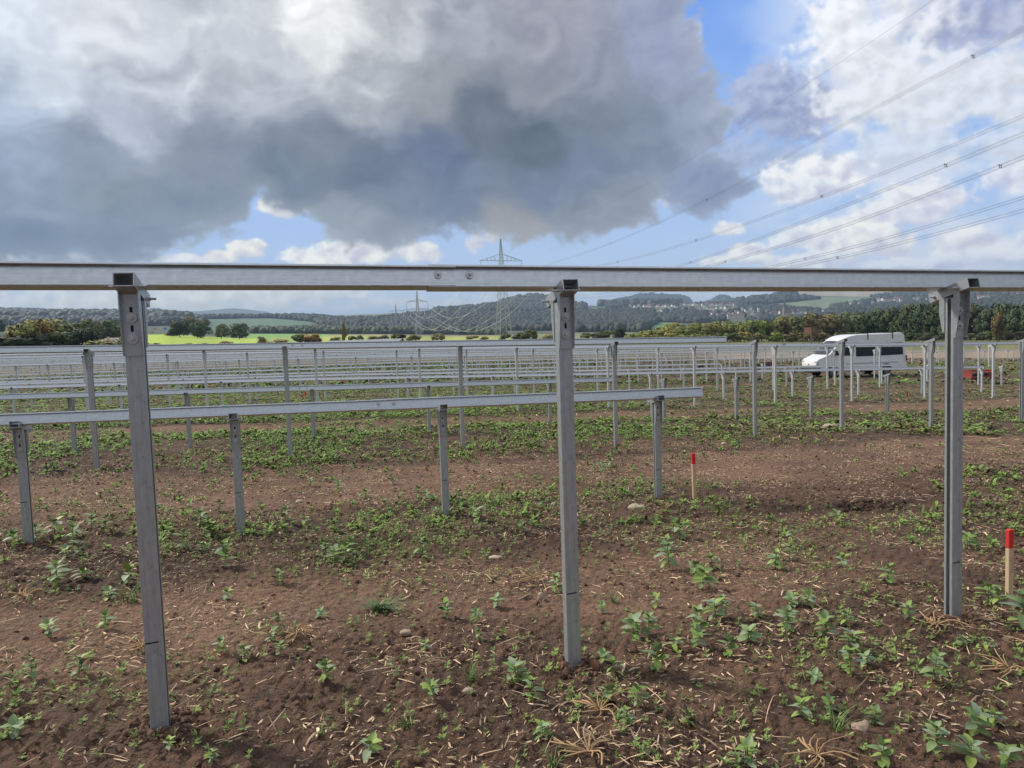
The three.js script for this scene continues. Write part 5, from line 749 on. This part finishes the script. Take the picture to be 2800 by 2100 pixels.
house(2010, 871, 46, 'long pale yellowish building at the lower edge of the village', undefined, 1, 2, 0.1); house(1698, 880, 26, 'long low pale building left of the green slope below the ridge', undefined, 1, 1, 0.1); house(1797, 869, 9, 'single white barn standing alone below the ridge village', undefined, 0, 0, 0.8); house(1483, 886, 13, 'white manor-like house on the dark slope left of the middle tall post', undefined, 0, 1, 0.2); house(1478, 887, 6, 'small white annex beside the manor-like house', undefined, 0, 1, 0.2); house(526, 870, 4, 'tiny white house below the left ridge', undefined, 0, 1, 0.4); house(1302, 912, 6, 'pale greenhouse-like building below the wooded slope left of the large pylon', undefined, 0, 1, 0.3); house(218, 872, 5, 'lone white farmhouse on the left ridge', undefined, 0, 1, 0.4);
{
  const p = px(2145, 862), D = p.clone().sub(camera.position).dot(fw), m = D / F, t = thing('church', 'village church with brown tower and slender dark spire', 'church', p, 0.3);
  part('tower', box(7 * m, 24 * m, 7 * m, 0, 10 * m, 0), plain(0.30, 0.20, 0.16), t); part('spire', new THREE.ConeGeometry(4.6 * m, 17 * m, 8).translate(0, 30.5 * m, 0), plain(0.09, 0.09, 0.10), t); part('nave', houseGeo(20, 8, 10, 6).wall.clone().scale(m, m, m).translate(10 * m, 0, 0), wallMat[2], t); part('nave_roof', houseGeo(20, 8, 10, 6).roof.clone().scale(m, m, m).translate(10 * m, 0, 0), roofMat[0], t);
  const q = px(2074, 852), D2 = q.clone().sub(camera.position).dot(fw), k = D2 / F, c = thing('chapel', 'second church of the village with a short grey spire left of the tall spire', 'church', q, 0.2);
  part('tower', box(5 * k, 10 * k, 5 * k, 0, 5 * k, 0), wallMat[1], c); part('spire', new THREE.ConeGeometry(3.4 * k, 9 * k, 8).translate(0, 14.5 * k, 0), plain(0.10, 0.11, 0.12), c);
}
{
  const p = px(1974, 814), D = p.clone().sub(camera.position).dot(fw), m = D / F, t = thing('castle_ruin', 'ruined castle with two stub towers on the pointed hill', 'castle ruin', p, 0), st = plain(0.22, 0.21, 0.2);
  part('keep', box(4 * m, 9 * m, 4 * m, -4 * m, 3 * m, 0), st, t); part('tower', new THREE.CylinderGeometry(2 * m, 2.2 * m, 8 * m, 10).translate(5 * m, 2.5 * m, 0), st, t); part('curtain_wall', box(13 * m, 4 * m, 3 * m, 0, 1 * m, 0), st, t);
}
{   // motorway at the left
  const road = [], pts = [[215, 952, 205], [262, 929, 300], [300, 921, 390], [345, 915, 500], [400, 913, 640], [470, 910, 900]].map(([x, y, d]) => at(x, y, d));
  const c = new THREE.CatmullRomCurve3(pts), P = [], I = [], n = 60; for (let i = 0; i <= n; i++) { const q = c.getPoint(i / n), tg = c.getTangent(i / n), sd = new THREE.Vector3(-tg.z, 0, tg.x).normalize(); for (const s of [-7, 7]) { P.push(q.x + sd.x * s, q.y, q.z + sd.z * s); } for (const s of [-11, 11]) P.push(q.x + sd.x * s, q.y - 6, q.z + sd.z * s); if (i) { const k = i * 4; for (const [a, b] of [[0, 1], [2, 0], [1, 3]]) I.push(k - 4 + a, k + a, k - 4 + b, k - 4 + b, k + a, k + b); } }
  const g = new THREE.BufferGeometry(); g.setAttribute('position', new THREE.Float32BufferAttribute(P, 3)); g.setIndex(I); g.computeVertexNormals();
  single('motorway_embankment', g, Object.assign(plain(0.30, 0.26, 0.20), { side: THREE.DoubleSide }));
  const car = (x, y, d, m, label) => { const q = at(x, y, d), near = c.getPoints(200).reduce((b, p) => p.distanceTo(q) < b.distanceTo(q) ? p : b), t = thing('car', label, 'car', near, 1.1, 'cars on the motorway'); part('body', new RoundedBoxGeometry(4.3, 0.75, 1.75, 3, 0.2).translate(0, 0.75, 0), m, t); part('cabin', new RoundedBoxGeometry(2.5, 0.65, 1.55, 3, 0.25).translate(-0.2, 1.35, 0), plain(0.1, 0.11, 0.12, 0.3), t); for (const x1 of [-1.3, 1.3]) for (const z of [-0.8, 0.8]) part('wheel', new THREE.CylinderGeometry(0.32, 0.32, 0.2, 14).rotateX(Math.PI / 2).translate(x1, 0.32, z), ink, t); };
  car(308, 919, 400, plain(0.8, 0.8, 0.8, 0.3), 'white car on the motorway ramp left of the left tall post'); car(347, 914, 510, plain(0.82, 0.82, 0.84, 0.3), 'white car just left of the left tall post bracket'); car(408, 912, 650, plain(0.7, 0.7, 0.72, 0.3), 'pale car right of the left tall post'); car(424, 911, 690, plain(0.06, 0.06, 0.07, 0.3), 'dark car below the motorway signs'); car(454, 910, 830, plain(0.7, 0.7, 0.7, 0.3), 'distant pale car below the blue sign');
  const bd = at(430, 906, 1150), m = 1150 / F, b = thing('road_bridge', 'grey road bridge crossing the motorway behind the copper bush', 'bridge', new THREE.Vector3(bd.x, groundY(bd.x, bd.z), bd.z), 0.1), hh = bd.y - groundY(bd.x, bd.z);
  part('deck', box(100 * m, 3 * m, 8, 0, hh, 0), plain(0.12, 0.12, 0.13), b); for (const x of [-40, 0, 40]) part('pier', box(2 * m, Math.max(2, hh), 3, x * m, hh / 2 - 1, 0), plain(0.2, 0.2, 0.2), b); part('railing', box(100 * m, 1.2 * m, 0.2, 0, hh + 2 * m, 4), plain(0.25, 0.25, 0.27), b);
  for (const [x, y, w, h, col, l] of [[423, 898.5, 10, 5, [0.75, 0.30, 0.28], 'pinkish red rectangular sign above the motorway bridge'], [451.5, 899.5, 8, 8, [0.06, 0.22, 0.75], 'blue square motorway sign right of the red sign']]) { const q = at(x, y, 1000), k = 1000 / F, s = thing('road_sign', l, 'road sign', q, 0.2); part('panel', box(w * k, h * k, 0.15), plain(...col, 0.5), s); const gy = groundY(q.x, q.z); for (const sx of [-0.35, 0.35]) part('pole', box(0.25, q.y - gy, 0.25, sx * w * k, -(q.y - gy) / 2, -0.3), plain(0.3, 0.3, 0.3), s); if (w < 9) part('white_strip', box(w * k * 0.9, 1.5 * k, 0.1, 0, -h * k * 0.42, 0.08), plain(0.8, 0.8, 0.8), s); }
  const v = at(15, 913, 420), u = 420 / F, w = thing('noise_barrier', 'pale grey noise barrier at the left edge behind the spruces', 'noise barrier', new THREE.Vector3(v.x, groundY(v.x, v.z), v.z), 0), vh = v.y - w.position.y + 4 * u; for (let i = -3; i < 4; i++) part('panel', box(19 * u, 8 * u, 0.3, i * 19.3 * u, vh - 4 * u, 0), plain(0.34, 0.38, 0.37), w); for (let i = -3; i < 5; i++) part('post', box(0.4, vh, 0.5, (i - 0.5) * 19.3 * u, vh / 2, 0), plain(0.4, 0.42, 0.42), w); part('coping', box(136 * u, 1.5 * u, 0.5, 0, vh + 0.8 * u, 0), plain(0.6, 0.64, 0.66), w);
}
for (const [x, y, h] of [[1247, 838, 14], [1278, 840, 17], [865, 863, 9], [913, 862, 8], [265, 852, 8], [277, 852, 8], [298, 853, 8]]) { const p = px(x, y + 4) || at(x, y + 4, 4000), m = p.clone().sub(camera.position).dot(fw) / F, t = thing('wind_turbine', x < 300 ? 'tiny wind turbine on the ridge at the left' : x < 1000 ? 'tiny wind turbine on the horizon above the green slope' : 'small wind turbine on the hill crest left of the large pylon', 'wind turbine', p, 0, 'tiny wind turbines on the horizon'); part('mast', new THREE.CylinderGeometry(0.12 * m, 0.2 * m, h * m * 0.75, 6).translate(0, h * m * 0.33, 0), plain(0.45, 0.47, 0.5), t); for (let i = 0; i < 3; i++) part('rotor_blade', box(0.25 * m, h * 0.3 * m, 0.1 * m, 0, h * 0.15 * m, 0), plain(0.45, 0.47, 0.5), t, [0, h * m * 0.7, 0.3 * m], [0, 0, i * 2.09 + x]); }
const renderer = new THREE.WebGLRenderer({ antialias: true });
renderer.setSize(1024, 768); renderer.shadowMap.enabled = true;
renderer.toneMapping = THREE.LinearToneMapping; renderer.toneMappingExposure = EXPOSURE;
renderer.render(scene, camera);
